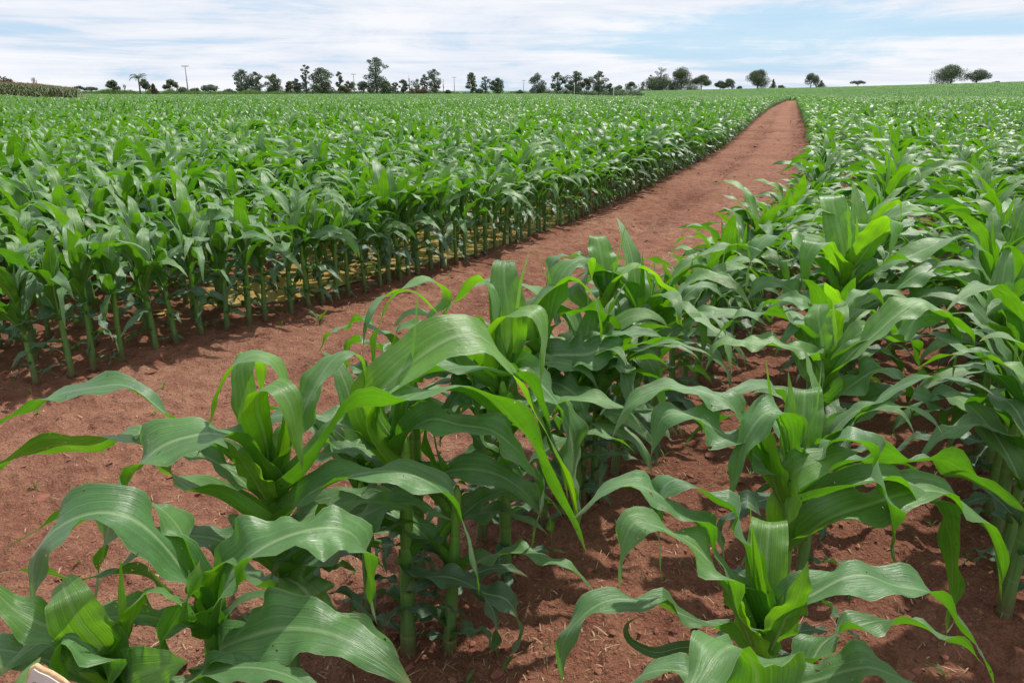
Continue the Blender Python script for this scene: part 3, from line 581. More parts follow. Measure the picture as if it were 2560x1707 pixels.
hero('R2', .76, 1.87, .70, 'right foreground maize plant with bright translucent crown and three tall pointed spikes', [
 (.10, 'w', (0, 0), [(1975, 1310, 0), (1965, 1240, -.05), (1985, 1180, -.07), (2040, 1150, -.07), (2105, 1130, -.05), (2150, 1130, -.03)]),
 (.038, 's', (0, 0), [(1990, 1190, 0), (1955, 1090, 0), (1930, 1010, 0), (1915, 898, 0)]),
 (.034, 's', (0, 0), [(1995, 1180, 0), (1983, 1060, .02), (1978, 1000, .02), (1970, 925, .02)]),
 (.045, 's', (0, 0), [(2000, 1180, 0), (2025, 1080, -.01), (2045, 1000, -.01), (2055, 898, 0)]),
 (.085, 'w', (0, 0), [(1990, 1210, 0), (2000, 1100, .04), (2010, 1020, .08), (2012, 975, .12), (2015, 985, .17), (2020, 1060, .2)]),
 (.08, 'l', (0, 15), [(1985, 1230, 0), (1910, 1130, .0), (1855, 1060, .02), (1830, 1010, .03), (1785, 985, .04), (1715, 968, .05), (1640, 977, .05), (1575, 1010, .04), (1545, 1060, .03), (1528, 1100, .02)]),
 (.105, 'l', (0, 15), [(1980, 1250, 0), (1905, 1150, -.02), (1840, 1105, -.03), (1765, 1055, -.03), (1700, 1032, -.03), (1655, 1045, -.03), (1634, 1110, -.03), (1622, 1170, -.03)]),
 (.07, 'l', (0, 0), [(1985, 1200, 0), (1985, 1080, -.03), (1960, 1030, -.05), (1920, 1028, -.07), (1885, 1060, -.09), (1858, 1110, -.10), (1838, 1190, -.10), (1822, 1255, -.10)]),
 (.10, 'l', (0, 10), [(2005, 1220, 0), (2050, 1120, -.02), (2105, 1095, -.04), (2160, 1108, -.06), (2200, 1165, -.08), (2222, 1255, -.09), (2233, 1340, -.09), (2240, 1425, -.09)]),
 (.105, 'l', (0, 10), [(2000, 1370, 0), (2030, 1320, -.05), (2090, 1285, -.06), (2180, 1255, -.04), (2265, 1230, .0), (2340, 1225, .02), (2410, 1255, .03), (2465, 1310, .03), (2498, 1400, .02), (2504, 1505, .02)]),
 (.09, 'l', (0, 15), [(2005, 1230, 0), (2100, 1160, .06), (2200, 1142, .1), (2290, 1150, .12), (2360, 1150, .12), (2420, 1182, .12), (2490, 1228, .11), (2575, 1285, .1)]),
 (.09, 'l', (0, 0), [(2005, 1260, 0), (2110, 1210, .0), (2190, 1195, .01), (2260, 1200, .02), (2315, 1225, .02), (2352, 1275, .02), (2378, 1345, .02), (2382, 1420, .02), (2378, 1500, .02), (2366, 1585, .02)]),
 (.08, 'w', (0, 0), [(1975, 1270, 0), (1935, 1200, -.04), (1925, 1120, -.05), (1915, 1080, -.05), (1880, 1080, -.04)]),
 (.05, 'o', (0, 30), [(1990, 1450, 0), (2060, 1500, .0), (2110, 1560, .02), (2150, 1600, .02), (2160, 1660, .02)]),
 (.05, 'o', (0, 30), [(1990, 1400, 0), (1880, 1260, .05), (1830, 1280, .06), (1800, 1340, .06), (1820, 1440, .05)]),
], .026)
hero('R3', 1.22, 2.80, .74, 'maize plant above the three-spiked one, with a square-topped folded leaf beside yellow-green spikes', [
 (.09, 'w', (0, 0), [(2085, 900, 0), (2055, 850, .05), (2045, 790, .10), (2050, 760, .16), (2060, 775, .2)]),
 (.09, 'w', (0, 0), [(2075, 960, 0), (2040, 930, .0), (2010, 880, .05), (2000, 860, .08), (1990, 900, .1)]),
 (.04, 's', (0, 0), [(2085, 900, 0), (2088, 850, 0), (2085, 790, 0), (2082, 745, 0)]),
 (.09, 'l', (0, 10), [(2090, 930, 0), (2140, 850, 0), (2190, 830, 0), (2240, 850, .02), (2300, 790, .02), (2380, 795, .02), (2430, 840, .02), (2440, 910, .02)]),
 (.09, 'l', (0, 0), [(2085, 960, 0), (2120, 890, -.05), (2180, 840, -.05), (2250, 780, -.03), (2310, 750, 0), (2360, 790, 0), (2390, 870, 0), (2380, 960, 0)]),
 (.09, 'l', (0, 0), [(2075, 940, 0), (2020, 880, -.02), (1960, 860, -.03), (1900, 860, -.03), (1850, 850, -.03), (1790, 870, -.03), (1760, 930, -.03)]),
 (.08, 'l', (0, 0), [(2075, 960, 0), (2010, 830, .1), (1950, 790, .1), (1890, 780, .1), (1830, 800, .1), (1790, 850, .1), (1775, 900, .1)]),
 (.09, 'l', (0, 0), [(2085, 1010, 0), (2130, 960, -.1), (2190, 925, -.12), (2240, 930, -.12), (2270, 980, -.13), (2280, 1050, -.13)]),
 (.095, 'l', (0, 0), [(2080, 1080, 0), (2120, 1060, -.1), (2165, 1010, -.12), (2220, 985, -.12), (2290, 985, -.12), (2340, 1010, -.12), (2362, 1060, -.12), (2350, 1120, -.12)]),
 (.05, 'o', (0, 30), [(2085, 1150, 0), (2150, 1120, 0), (2200, 1160, 0), (2210, 1250, 0)]),
], .026)
hero('R4', 1.75, 3.95, .88, 'tallest maize plant at the right, its yellow-green crown standing above the whole row', [
 (.13, 'w', (0, 0), [(2130, 700, 0), (2108, 620, .05), (2090, 540, .12), (2078, 492, .2), (2070, 500, .28), (2065, 560, .32)]),
 (.13, 'w', (0, 0), [(2138, 690, 0), (2175, 610, -.06), (2205, 560, -.1), (2235, 552, -.16), (2232, 610, -.2), (2222, 650, -.2)]),
 (.11, 'w', (0, 0), [(2138, 680, 0), (2180, 570, .05), (2220, 515, .05), (2250, 505, .03), (2250, 550, 0), (2240, 580, 0)]),
 (.05, 's', (0, 0), [(2130, 700, 0), (2125, 620, 0), (2122, 560, 0), (2118, 505, 0)]),
 (.05, 's', (0, 0), [(2135, 700, 0), (2140, 640, 0), (2143, 590, 0), (2142, 535, 0)]),
 (.10, 'w', (0, 0), [(2130, 720, 0), (2140, 640, .1), (2150, 580, .15), (2160, 560, .2), (2170, 590, .25)]),
 (.11, 'w', (0, 0), [(2128, 720, 0), (2095, 660, -.05), (2060, 615, -.1), (2040, 605, -.14), (2018, 640, -.18), (2012, 690, -.18), (2010, 735, -.18)]),
 (.12, 'l', (0, 0), [(2140, 730, 0), (2200, 660, 0), (2270, 640, 0), (2340, 610, 0), (2410, 590, 0), (2455, 620, 0), (2470, 690, 0), (2468, 740, 0)]),
 (.12, 'l', (0, 0), [(2130, 790, 0), (2180, 760, -.1), (2240, 720, -.15), (2300, 680, -.15), (2360, 680, -.15), (2410, 700, -.15), (2430, 760, -.15), (2425, 830, -.15)]),
 (.12, 'l', (0, 0), [(2125, 760, 0), (2075, 700, -.05), (2030, 640, -.05), (1980, 600, 0), (1930, 590, 0), (1890, 620, 0), (1870, 680, 0), (1865, 730, 0)]),
 (.11, 'l', (0, 0), [(2125, 820, 0), (2060, 760, -.1), (2000, 740, -.1), (1950, 710, -.1), (1900, 710, -.1), (1860, 760, -.1)]),
 (.12, 'l', (0, 0), [(2135, 850, 0), (2190, 830, -.15), (2260, 770, -.2), (2320, 740, -.2), (2380, 770, -.2), (2400, 850, -.2)]),
 (.06, 'o', (0, 30), [(2125, 900, 0), (2190, 870, 0), (2240, 900, 0), (2250, 960, 0)]),
], .03)
hero('R5', 1.50, 3.35, .66, 'maize plant half hidden below the tall yellow-green crown of the right row', [
 (.07, 'w', (0, 0), [(2105, 830, 0), (2085, 760, 0), (2060, 720, -.04), (2045, 715, -.08), (2060, 790, -.1)]),
 (.09, 'l', (0, 0), [(2100, 860, 0), (2060, 800, 0), (2000, 760, 0), (1940, 750, 0), (1890, 790, 0), (1870, 860, 0)]),
 (.09, 'l', (0, 0), [(2110, 860, 0), (2160, 830, 0), (2230, 820, 0), (2280, 850, 0), (2300, 920, 0)]),
 (.04, 's', (0, 0), [(2105, 830, 0), (2115, 770, 0), (2120, 720, 0)]),
 (.05, 'o', (0, 30), [(2105, 980, 0), (2050, 950, 0), (2000, 1000, 0), (1990, 1060, 0)]),
], .026)
def build_hero(h, i):
    rnd = random.Random(100+i); root = empty('maize_plant', (h['x'], h['y'], 0))
    tag(root, h['label'], 'maize plant', 'maize plants in rows')
    V, F, U = stalk_shape(h['h'], h['r']*.76, rnd, (rnd.gauss(0, .02), rnd.gauss(0, .02)), n=14, seg=22); mesh_obj('stalk', V, F, M_STALK, root, U)
    for (w, kd, roll, pts) in h['leaves']:
        P = [PT(u, v, h['y']+dy) for u, v, dy in pts]
        st = np.array([h['x'], h['y'], min(P[0][2]-.02, h['h']*1.05)])
        P = [st]+P[1:] if np.linalg.norm(P[0]-st) < .10 else [st]+P
        C, L = crspline(P, 40); C = C-np.array([h['x'], h['y'], 0])
        f = {'l': (.62, 1.0, 1.25), 'w': (.6, 1.0, .5), 's': (.8, 1.9, .12), 'o': (.6, .8, 1.6)}[kd]
        wax = None
        V, F, U = blade(C, w*{'l': 1.33, 'w': 1.25, 's': 1.1, 'o': 1.15}[kd], rnd, 8, (roll[0], roll[1]+rnd.gauss(0, 6)), f[0], f[1], f[2], peak=.42 if kd == 'l' else .38, waxis=kd in 'lwo')
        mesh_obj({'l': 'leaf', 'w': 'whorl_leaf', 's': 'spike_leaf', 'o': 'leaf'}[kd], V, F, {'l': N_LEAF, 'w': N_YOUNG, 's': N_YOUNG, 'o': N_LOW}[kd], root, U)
    if h['key'] in ('P1', 'PB', 'PA', 'PC', 'PD', 'PE', 'PH', 'PF'):      # further full-size blades of the middle storey
        for k in range(4):
            az = rnd.uniform(-.5, .5)*1.2-math.pi/2*(1 if k % 2 else -1); P = arcpath((0, 0, h['h']*(.42+.14*k)), az, rnd.uniform(28, 42), rnd.uniform(125, 170), rnd.uniform(.46, .62), 34, rnd.uniform(1.1, 1.7), rnd.gauss(0, .5))
            V, F, U = blade(P, rnd.uniform(.085, .105), rnd, 8, (0, rnd.gauss(0, 30)), .6, 1.0, 1.2); mesh_obj('leaf', V, F, N_LEAF, root, U)
    # small low leaves round the stalk foot
    for k in range(6):
        z = .04+.055*k; P = arcpath((0, 0, z), rnd.uniform(0, 6.28), rnd.uniform(20, 60), rnd.uniform(130, 165), rnd.uniform(.18, .32), 22, .9, rnd.gauss(0, 1)); P[:, 2] = np.maximum(P[:, 2], .02)
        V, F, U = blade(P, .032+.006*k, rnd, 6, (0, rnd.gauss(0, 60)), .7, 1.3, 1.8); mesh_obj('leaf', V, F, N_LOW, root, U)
    return root
for i, h in enumerate(HERO): build_hero(h, i)
# nearer gap fillers of the two front rows, built from the shared plant models
for x, y, s in ((-.12, 2.66, .9), (.30, 2.98, .98), (-.48, 2.2, .82), (1.02, 2.32, .86), (2.05, 4.35, .95), (1.36, 3.08, .92), (1.62, 3.62, .82), (-.9, .95, .7)):
    PTS.append([x, y, s, rg.uniform(0, 6.28), 'R', 0 if x < .5 else 1])
# plant models shared by the individual plants
NP = 14; PROTO = []
for k in range(NP):
    rnd = random.Random(500+k); parts = []
    V, F, U = stalk_shape(.64, .0195, rnd, (rnd.gauss(0, .012), rnd.gauss(0, .012)), n=10, seg=10); parts.append(('stalk', mesh_obj('stalk', V, F, M_STALK, False, U)))
    for kd, V, F, U, mi in plant_leaves(rnd, 1.0, 0): parts.append((kd, mesh_obj(kd, V, F, LEAFM[mi], False, U)))
    PROTO.append(parts)
def visible(p): return infr(p[0], p[1])
PTS.sort(key=lambda p: math.hypot(p[0], p[1]))
NIND = 300-len(HERO); near = PTS[:NIND]; rest = PTS[NIND:]
ORD = lambda n: str(n)+('th' if 10 <= n % 100 <= 20 else {1: 'st', 2: 'nd', 3: 'rd'}.get(n % 10, 'th'))
ROWL = ['front row on left path edge']+[ORD(k)+' row left of the path' for k in range(2, 200)]
ROWR = ['row on right path edge']+[ORD(k)+' row right of the path' for k in range(2, 100)]
cnt = {}
for k, p in enumerate(sorted(near, key=lambda p: p[1])):
    key = (p[4], p[5]); cnt[key] = cnt.get(key, 0)+1
    root = empty('maize_plant', (p[0], p[1], float(terrain(p[0], p[1]))), p[3]); root.scale = (p[2],)*3
    root.rotation_euler = (rg.gauss(0, .035), rg.gauss(0, .035), p[3])
    rn = (ROWL if p[4] == 'L' else ROWR)[p[5]]
    size = 'tall ' if p[2] > .97 else 'short ' if p[2] < .78 else ''
    tag(root, '%smaize plant, %s from near end of %s' % (size, ORD(cnt[key]), rn), 'maize plant', 'maize plants in rows')
    for kd, src in PROTO[rg.randrange(NP)]:
        c = src.copy(); c.name = kd; COL.objects.link(c); c.parent = root

# ------------------------------------------------------------------ the rest of the crop: one object per field, instanced
def gn_scatter(name, pts, col, label, cat):
    """pts rows: x, y, z, scale, rotz, tilt, idx"""
    P = np.array(pts, dtype=np.float32); me = bpy.data.meshes.new(name); me.vertices.add(len(P)); me.vertices.foreach_set('co', P[:, :3].ravel())
    a = me.attributes.new('scl', 'FLOAT', 'POINT'); a.data.foreach_set('value', P[:, 3])
    a = me.attributes.new('rot', 'FLOAT_VECTOR', 'POINT'); a.data.foreach_set('vector', np.stack([P[:, 5], P[:, 5]*.3, P[:, 4]], 1).ravel())
    a = me.attributes.new('idx', 'INT', 'POINT'); a.data.foreach_set('value', P[:, 6].astype(np.int32))
    o = bpy.data.objects.new(name, me); COL.objects.link(o)
    g = bpy.data.node_groups.new(name+' scatter', 'GeometryNodeTree'); g.interface.new_socket('Geometry', in_out='INPUT', socket_type='NodeSocketGeometry'); g.interface.new_socket('Geometry', in_out='OUTPUT', socket_type='NodeSocketGeometry')
    gi = g.nodes.new('NodeGroupInput'); go = g.nodes.new('NodeGroupOutput'); ci = g.nodes.new('GeometryNodeCollectionInfo'); ci.inputs['Collection'].default_value = col
    ci.inputs['Separate Children'].default_value = True; ci.inputs['Reset Children'].default_value = True
    ip = g.nodes.new('GeometryNodeInstanceOnPoints'); ip.inputs['Pick Instance'].default_value = True
    def na_(n, ty):
        x = g.nodes.new('GeometryNodeInputNamedAttribute'); x.data_type = ty; x.inputs['Name'].default_value = n; return x.outputs['Attribute']
    g.links.new(gi.outputs[0], ip.inputs['Points']); g.links.new(ci.outputs[0], ip.inputs['Instance'])
    g.links.new(na_('idx', 'INT'), ip.inputs['Instance Index']); g.links.new(na_('rot', 'FLOAT_VECTOR'), ip.inputs['Rotation']); g.links.new(na_('scl', 'FLOAT'), ip.inputs['Scale'])
    g.links.new(ip.outputs[0], go.inputs[0])
    md = o.modifiers.new('scatter', 'NODES'); md.node_group = g
    tag(o, label, cat, kind='stuff'); return o
C1 = bpy.data.collections.new('maize models')
for k in range(8): proto_merged('a%02d_maize' % k, 900+k, 1.0, 0, C1)
for k in range(12): proto_merged('b%02d_maize' % k, 950+k, 1.0, 1, C1)
# patches of coarse canopy for the distance
def patch(name, seed):
    rnd = random.Random(seed); A_ = Acc()
    for r_ in range(3):
        for q in range(9):
            x0 = -.85+r_*.85+rnd.gauss(0, .05); y0 = -1+q*.24+rnd.gauss(0, .05); h = .84*rnd.gauss(1, .09)
            for b in range(7):
                az = rnd.uniform(0, 6.28); up = b < 3
                P = arcpath((x0, y0, h*rnd.uniform(.4, .62)), az, rnd.uniform(6, 30), rnd.uniform(60, 150) if up else rnd.uniform(110, 170), h*rnd.uniform(.4, .62), 6, 1.6)
                V, F, U = blade(P, .09, rnd, 2, (0, rnd.gauss(0, 30)), .7, .6, .4); A_.add(V, F, U, 1 if up and b < 2 else 0)
    o = A_.obj(name, LEAFM+[M_STALK], False); C2.objects.link(o)
C2 = bpy.data.collections.new('maize patches')
for k in range(6): patch('p%02d_maize' % k, 40+k)
L_, R_ = [], []
for p in rest:
    r = math.hypot(p[0], p[1]); idx = rg.randrange(8) if r < 13 else 8+rg.randrange(12)
    (L_ if p[4] == 'L' else R_).append((p[0], p[1], float(terrain(p[0], p[1])), p[2], p[3], rg.gauss(0, .05), idx))
gn_scatter('maize_field_left', L_, C1, 'dense green maize crop filling the field left of the red path', 'maize field').name = 'maize_crop'
gn_scatter('maize_field_right', R_, C1, 'dense green maize crop filling the field right of the red path', 'maize field').name = 'maize_crop'
far1, far2 = [], []
y = 61.0
yy = np.arange(61, 500, 2.1)
for y in yy:
    a = rowdir(y)
    for x in np.arange(-330, 420, 2.5):
        r = math.hypot(x, y); az = math.degrees(math.atan2(x, y))
        if abs(az) > 37: continue
        xx = x+rg.gauss(0, .25); y2 = y+rg.gauss(0, .25); ca, cb = float(xA(y2)), float(xB(y2))
        if False:
            continue
        if y2 < 151 and ca-2.6 < xx < cb+3.4: continue
        if az < 9 and r > 255: continue
        if az < -28.5 and r > 112: continue
        if r > 480: continue
        row = (xx, y2, float(terrain(xx, y2))-(.0), rg.gauss(1, .04)*(.95 if r < 250 else 1.0), -a+rg.choice((0, math.pi))+rg.gauss(0, .08), 0, rg.randrange(6))
        (far1 if r < 215 else far2).append(row)
gn_scatter('maize_crop', far1, C2, 'distant band of maize between the near rows and the trees', 'maize field')
gn_scatter('maize_crop', far2, C2, 'smooth pale green maize slope on the far hillside at right', 'maize field')

# ------------------------------------------------------------------ mature maize and fence at far left
M_TAN = simple('dry tassel', (.30, .20, .11), (.42, .30, .17), 6, .8)
M_DARKM = simple('mature maize leaf', (.06, .11, .03), (.12, .16, .06), 3, .6)
A_ = Acc(); rnd = random.Random(5)
for k in range(2600):
    az = rnd.uniform(-.70, -.495); r = rnd.uniform(118, 160); top = 2.05*rnd.gauss(1, .05)
    x, y = r*math.sin(az), r*math.cos(az); z = float(terrain(x, y))
    uu = CX+math.tan(az)*FPX*1.05; vt_ = float(np.interp(uu, [-300, 0, 100, 185, 215], [196, 204, 210.5, 220, 228])); top = max(.8, (float(PT(uu, vt_, y)[2])-z)*rnd.gauss(.96, .03)); rr0 = 1
    A_.add(*tube([(x, y, z), (x, y, z+top*.9)], [.03, .015], 3, False)[:2], None, 0)
    for b in range(9):
        a = rnd.uniform(0, 6.28); z0 = z+top*rnd.uniform(.25, .85); L = rnd.uniform(.45, .8); c, s = math.cos(a), math.sin(a); w = .07
        p = [(x, y, z0), (x+c*L*.4, y+s*L*.4, z0+L*.45), (x+c*L*.85, y+s*L*.85, z0+rnd.uniform(-.1, .25))]
        V = []
        for (X_, Y_, Z_), ww in zip(p, (.5, 1, .15)): V += [(X_-s*w*ww, Y_+c*w*ww, Z_), (X_+s*w*ww, Y_-c*w*ww, Z_)]
        A_.add(V, [(0, 1, 3, 2), (2, 3, 5, 4)], None, 0)
    for b in range(3):
        a = rnd.uniform(0, 6.28); q = .14; A_.add([(x-.03, y, z+top*.88), (x+.03, y, z+top*.88), (x+q*math.cos(a), y+q*math.sin(a), z+top*1.06)], [(0, 1, 2)], None, 1)
tag(A_.obj('mature_maize_crop', [M_DARKM, M_TAN]), 'taller dark maize with tan tassels at the far left edge', 'maize field', kind='stuff')
M_POST = simple('weathered post', (.20, .15, .11), (.34, .27, .2), 9, .85)
f = empty('fence', tuple(PT(107, 236, 106)*np.array([1, 1, 0])+np.array([0, 0, float(terrain(*PT(107, 236, 106)[:2]))])))
fp = []
for u in (-60, 13, 45, 77, 107, 157, 205):
    x, y = PT(u, 236, 104)[:2]; z = float(terrain(x, y)); fp.append((x, y, z))
    V, F, U = tube([(x, y, z-.2), (x+rnd.gauss(0, .03), y, z+.8), (x+rnd.gauss(0, .05), y, z+1.55+rnd.uniform(-.15, .15))], [.09, .085, .075], 7)
    V = [np.array(v)-np.array(f.location) for v in V]; mesh_obj('post', V, F, M_POST, f, U)
M_WIRE = simple('wire', (.25, .24, .23), (.3, .3, .3), 9, .5)
for hz in (.5, .95, 1.35):
    V, F, U = tube([(a[0]-f.location[0], a[1]-f.location[1], a[2]+hz-f.location[2]) for a in fp], [.006]*len(fp), 4); mesh_obj('wire', V, F, M_WIRE, f, U)
tag(f, 'low wooden post and wire fence in front of the tall maize at far left', 'fence')

# ------------------------------------------------------------------ trees
def crown_mat(name, a, b):
    m, t = newmat(name); tc = t.add('ShaderNodeTexCoord'); n = t.noise(tc.outputs['Object'], 1.3, 4, .7)
    g = t.add('ShaderNodeNewGeometry'); c = t.mix(t.ramp(n, [(.3, 0.), (.7, 1.)]), a, b); c = t.mix(1.0, c, t.ramp(g.outputs['Random Per Island'], [(0, .6), (1, 1.5)]), 'MULTIPLY')
    p = t.add('ShaderNodeBsdfPrincipled', inp={'Base Color': c, 'Roughness': .6}); tl = t.add('ShaderNodeBsdfTranslucent', inp={0: c})
    ms = t.add('ShaderNodeMixShader', inp={0: .25, 1: p.outputs[0], 2: tl.outputs[0]}); t.add('ShaderNodeOutputMaterial', inp={0: ms.outputs[0]}); return m
M_EUC = crown_mat('eucalyptus foliage', (.09, .125, .085), (.16, .20, .14)); M_DENSE = crown_mat('dark foliage', (.065, .098, .048), (.12, .165, .075))  # both foliage colours lightened to stand in for distance haze
M_OLIVE = crown_mat('olive foliage', (.07, .085, .025), (.12, .13, .045)); M_RUST = crown_mat('brownish foliage', (.09, .06, .035), (.12, .10, .05)); M_GRASSC = crown_mat('tall grass', (.12, .22, .04), (.18, .28, .07))
M_BARK = simple('bark', (.10, .08, .065), (.22, .19, .16), 2, .9)
TREEGRP = 'trees along the horizon'
def tree(u, vtop, vbase, wpx, kind, label, D=300, mat=None, name=None, cat='tree'):
    rnd = random.Random(int(u*7+vtop)); d = ray(u, 227); y0 = D*math.cos(math.atan2(d[0], d[1]))
    base = PT(u, vbase, y0); x0 = base[0]; k = D/FPX*1.14; g = float(terrain(x0, y0)); top = PT(u, vtop, y0)[2]; zb = min(base[2], g+1.0) if kind != 'hill' else base[2]
    zb = g; hgt = top-zb; w = wpx*k; px_m = k
    root = empty(name or 'tree', (x0, y0, zb), rnd.uniform(0, 6.28)*0); A_ = Acc(); B_ = Acc(); cl = []
    vis = top-base[2]
    if kind in ('euc', 'sparse', 'thin'):
        n = {'euc': 30, 'sparse': 18, 'thin': 20}[kind]; lo = zb+(hgt-vis)+vis*(.10 if kind != 'thin' else .06)
        for q in range(n):
            f = (q+.3)/n; z = lo+(top-lo)*(.06+.90*f); wid = w/2*(math.sin(math.pi*(.16+.74*f)))**.8*rnd.uniform(.75, 1.15)
            a = rnd.uniform(0, 6.28); rr = wid*rnd.uniform(.35, .95) if f < .93 else wid*.2
            rc = max(.5, w*rnd.uniform(.10, .22)*(1.15-.35*f)); cl.append((rr*math.cos(a), rr*math.sin(a), z-zb-rc*.3, rc, rc*.62))
        den = 70 if kind != 'sparse' else 48
    elif kind in ('round', 'dense', 'bush', 'hill'):
        n = {'round': 17, 'dense': 26, 'bush': 10, 'hill': 20}[kind]; lo = (hgt-vis)+vis*(.22 if kind == 'round' else .02); lo = max(lo, 0)
        for q in range(n):
            f = rnd.uniform(0, 1)**.8; a = rnd.uniform(0, 6.28); wid = w/2*math.sqrt(max(.05, 1-(max(f-.38, -.12)/.66)**2))
            rc = max(.6, w*rnd.uniform(.13, .2)); rr = max(0, wid-rc)*rnd.uniform(.5, 1.0); cl.append((rr*math.cos(a), rr*math.sin(a), lo+(hgt-lo-rc*.7)*f+rc*.2, rc, rc*.75))
        den = 90
    elif kind == 'umbrella':
        for q in range(13):
            a = rnd.uniform(0, 6.28); rr = w/2*math.sqrt(rnd.uniform(0, 1))*.8; cl.append((rr*math.cos(a), rr*math.sin(a), hgt-vis*(.25+.35*(rr/(w/2))**2), w*.14, w*.075))
        den = 80
    elif kind == 'cone':
        for q in range(14):
            f = q/13; rc = w*.32*(1.05-f)+.25; a = rnd.uniform(0, 6.28); rr = w*.22*(1-f); cl.append((rr*math.cos(a), rr*math.sin(a), (hgt-vis)+vis*(.05+.93*f), rc, rc*.7))
        den = 60
    elif kind == 'palm':
        for q in range(15):
            a = q/15*6.28+rnd.gauss(0, .1); L = w*.62*rnd.uniform(.8, 1.1); th0 = rnd.uniform(20, 75)
            P = arcpath((0, 0, hgt*.88), a, th0, th0+rnd.uniform(70, 105), L, 8, 1.1)
            for i in range(1, 8):
                for sgn in (-1, 1):
                    for jj in range(3):
                        t_ = P[i]-P[i-1]; t_ = t_/np.linalg.norm(t_); s_ = np.cross(t_, (0, 0, 1)); s_ /= np.linalg.norm(s_)+1e-9; b0 = P[i-1]+(P[i]-P[i-1])*jj/3
                        e = b0+s_*sgn*.45*(1.2-i/9)+t_*.25-np.array([0, 0, .28]); A_.add([b0-t_*.04, b0+t_*.08, e], [(0, 1, 2)])
        V, F, U = tube([(0, 0, -.3), (.1, 0, hgt*.5), (0, 0, hgt*.9)], [.28, .2, .17], 7); B_.add(V, F, U); den = 0
    elif kind == 'bare': den = 0
    # trunk and limbs
    if kind not in ('palm',):
        tr = max(.10, min(.38, hgt*.018+w*.012)); lean = rnd.gauss(0, .02)*hgt
        tp = .93 if kind in ('euc', 'sparse', 'thin', 'cone', 'bare') else .6
        pth = [(0, 0, -.5), (lean*.3, 0, hgt*.3*tp), (lean*.5+rnd.gauss(0, .15), rnd.gauss(0, .15), hgt*.62*tp), (lean, 0, hgt*tp)]
        V, F, U = tube(pth, [tr*1.2, tr, tr*.62, tr*.15], 6); B_.add(V, F, U)
        if kind == 'bare':
            for q in range(16):
                f = rnd.uniform(.35, .9); a = rnd.uniform(0, 6.28); L = max(.6, w*.55)*(1.2-f); z = hgt*f
                V, F, U = tube([(lean*f, 0, z), (math.cos(a)*L*.4, math.sin(a)*L*.4, z+L*.7), (math.cos(a)*L*.6, math.sin(a)*L*.6, z+L*1.5)], [.055, .035, .015], 4); B_.add(V, F, U)
        for (cx_, cy_, cz_, rc, rz_) in cl[::1 if kind in ('euc', 'sparse', 'thin', 'umbrella') else 3]:
            z0 = cz_*rnd.uniform(.45, .75) if kind != 'umbrella' else hgt-vis*.75; m_ = ((cx_)*.55+lean*.4, cy_*.55, (z0+cz_)/2+.1*rc)
            V, F, U = tube([(lean*z0/hgt, 0, z0), m_, (cx_, cy_, cz_)], [tr*.42, tr*.28, .03], 4); B_.add(V, F, U)
    # leaves: small tilted faces through every clump, thicker towards its shell
    for (cx_, cy_, cz_, rc, rz_) in cl:
        nn = int(den*max(1, rc*rc)*.9)
        for _ in range(min(nn, 420)):
            v = np.array([rnd.gauss(0, 1) for _ in range(3)]); v /= np.linalg.norm(v); v *= rnd.uniform(.35, 1)**.5*rnd.choice((1, 1, 1, 1.08))
            c = np.array([cx_+v[0]*rc, cy_+v[1]*rc, cz_+v[2]*rz_]); s_ = rnd.uniform(.15, .34)
            a = np.array([rnd.gauss(0, 1) for _ in range(3)]); a /= np.linalg.norm(a); b = np.cross(a, v); b /= np.linalg.norm(b)+1e-9
            A_.add([c-a*s_, c+b*s_*.5, c+a*s_, c-b*s_*.5], [(0, 1, 2, 3)])
    B_.obj('trunk', M_BARK, root)
    if A_.V: A_.obj('crown', mat or {'euc': M_EUC, 'sparse': M_EUC, 'thin': M_EUC}.get(kind, M_DENSE), root, False)
    tag(root, label, cat, TREEGRP); return root
T = tree
T(10, 195, 232, 60, 'bush', 'brownish tree top showing above the tall maize at the far left edge', 175, M_RUST)
T(88, 197, 232, 26, 'bare', 'leafless bare tree rising behind the tall maize at far left', 170)
T(199, 213, 233, 22, 'umbrella', 'small flat-topped tree just right of the tall maize field', 260)
T(229, 216, 233, 26, 'umbrella', 'low wide flat tree, second one right of the tall maize field', 270)
T(285, 201, 232, 28, 'round', 'small dark tiered tree left of the palm, above bright grass', 250, M_DENSE)
T(350, 189, 232, 34, 'palm', 'single palm tree with drooping fronds on the horizon', 240, M_DENSE, 'palm_tree')
T(364, 197, 233, 24, 'round', 'rounded tree touching the right side of the palm', 250, M_EUC)
T(313, 212, 233, 16, 'bare', 'small bare shrub between the tiered tree and the palm', 240)
T(385, 212, 233, 13, 'cone', 'short pointed reddish shrub between the palm and the first pole', 240, M_RUST)
T(428, 200, 232, 36, 'round', 'rounded tree just left of the tallest power pole', 250)
T(457, 219, 233, 30, 'bush', 'low bush at the left foot of the tallest power pole', 260)
T(489, 221, 233, 26, 'bush', 'low bush just right of the tallest power pole', 260)
T(527, 213, 233, 40, 'round', 'wide low tree midway between the first pole and the first tall eucalyptus', 270, M_EUC)
T(572, 224, 234, 34, 'bush', 'very low shrub at the left foot of the first tall eucalyptus pair', 270)
T(607, 172, 233, 40, 'euc', 'left tree of the first tall eucalyptus pair, spreading open crown')
T(642, 178, 233, 32, 'euc', 'right tree of the first tall eucalyptus pair, leaning crown')
T(600, 212, 233, 22, 'bush', 'dark green bush under the first tall eucalyptus pair', 290)
T(688, 184, 233, 42, 'euc', 'vase-shaped eucalyptus standing alone right of the first pair', 300, M_DENSE)
T(726, 204, 233, 24, 'round', 'small leafy tree with flat olive top beside the vase-shaped eucalyptus', 300, M_OLIVE)
T(743, 196, 233, 21, 'euc', 'small open tree immediately left of the slender tall eucalyptus')
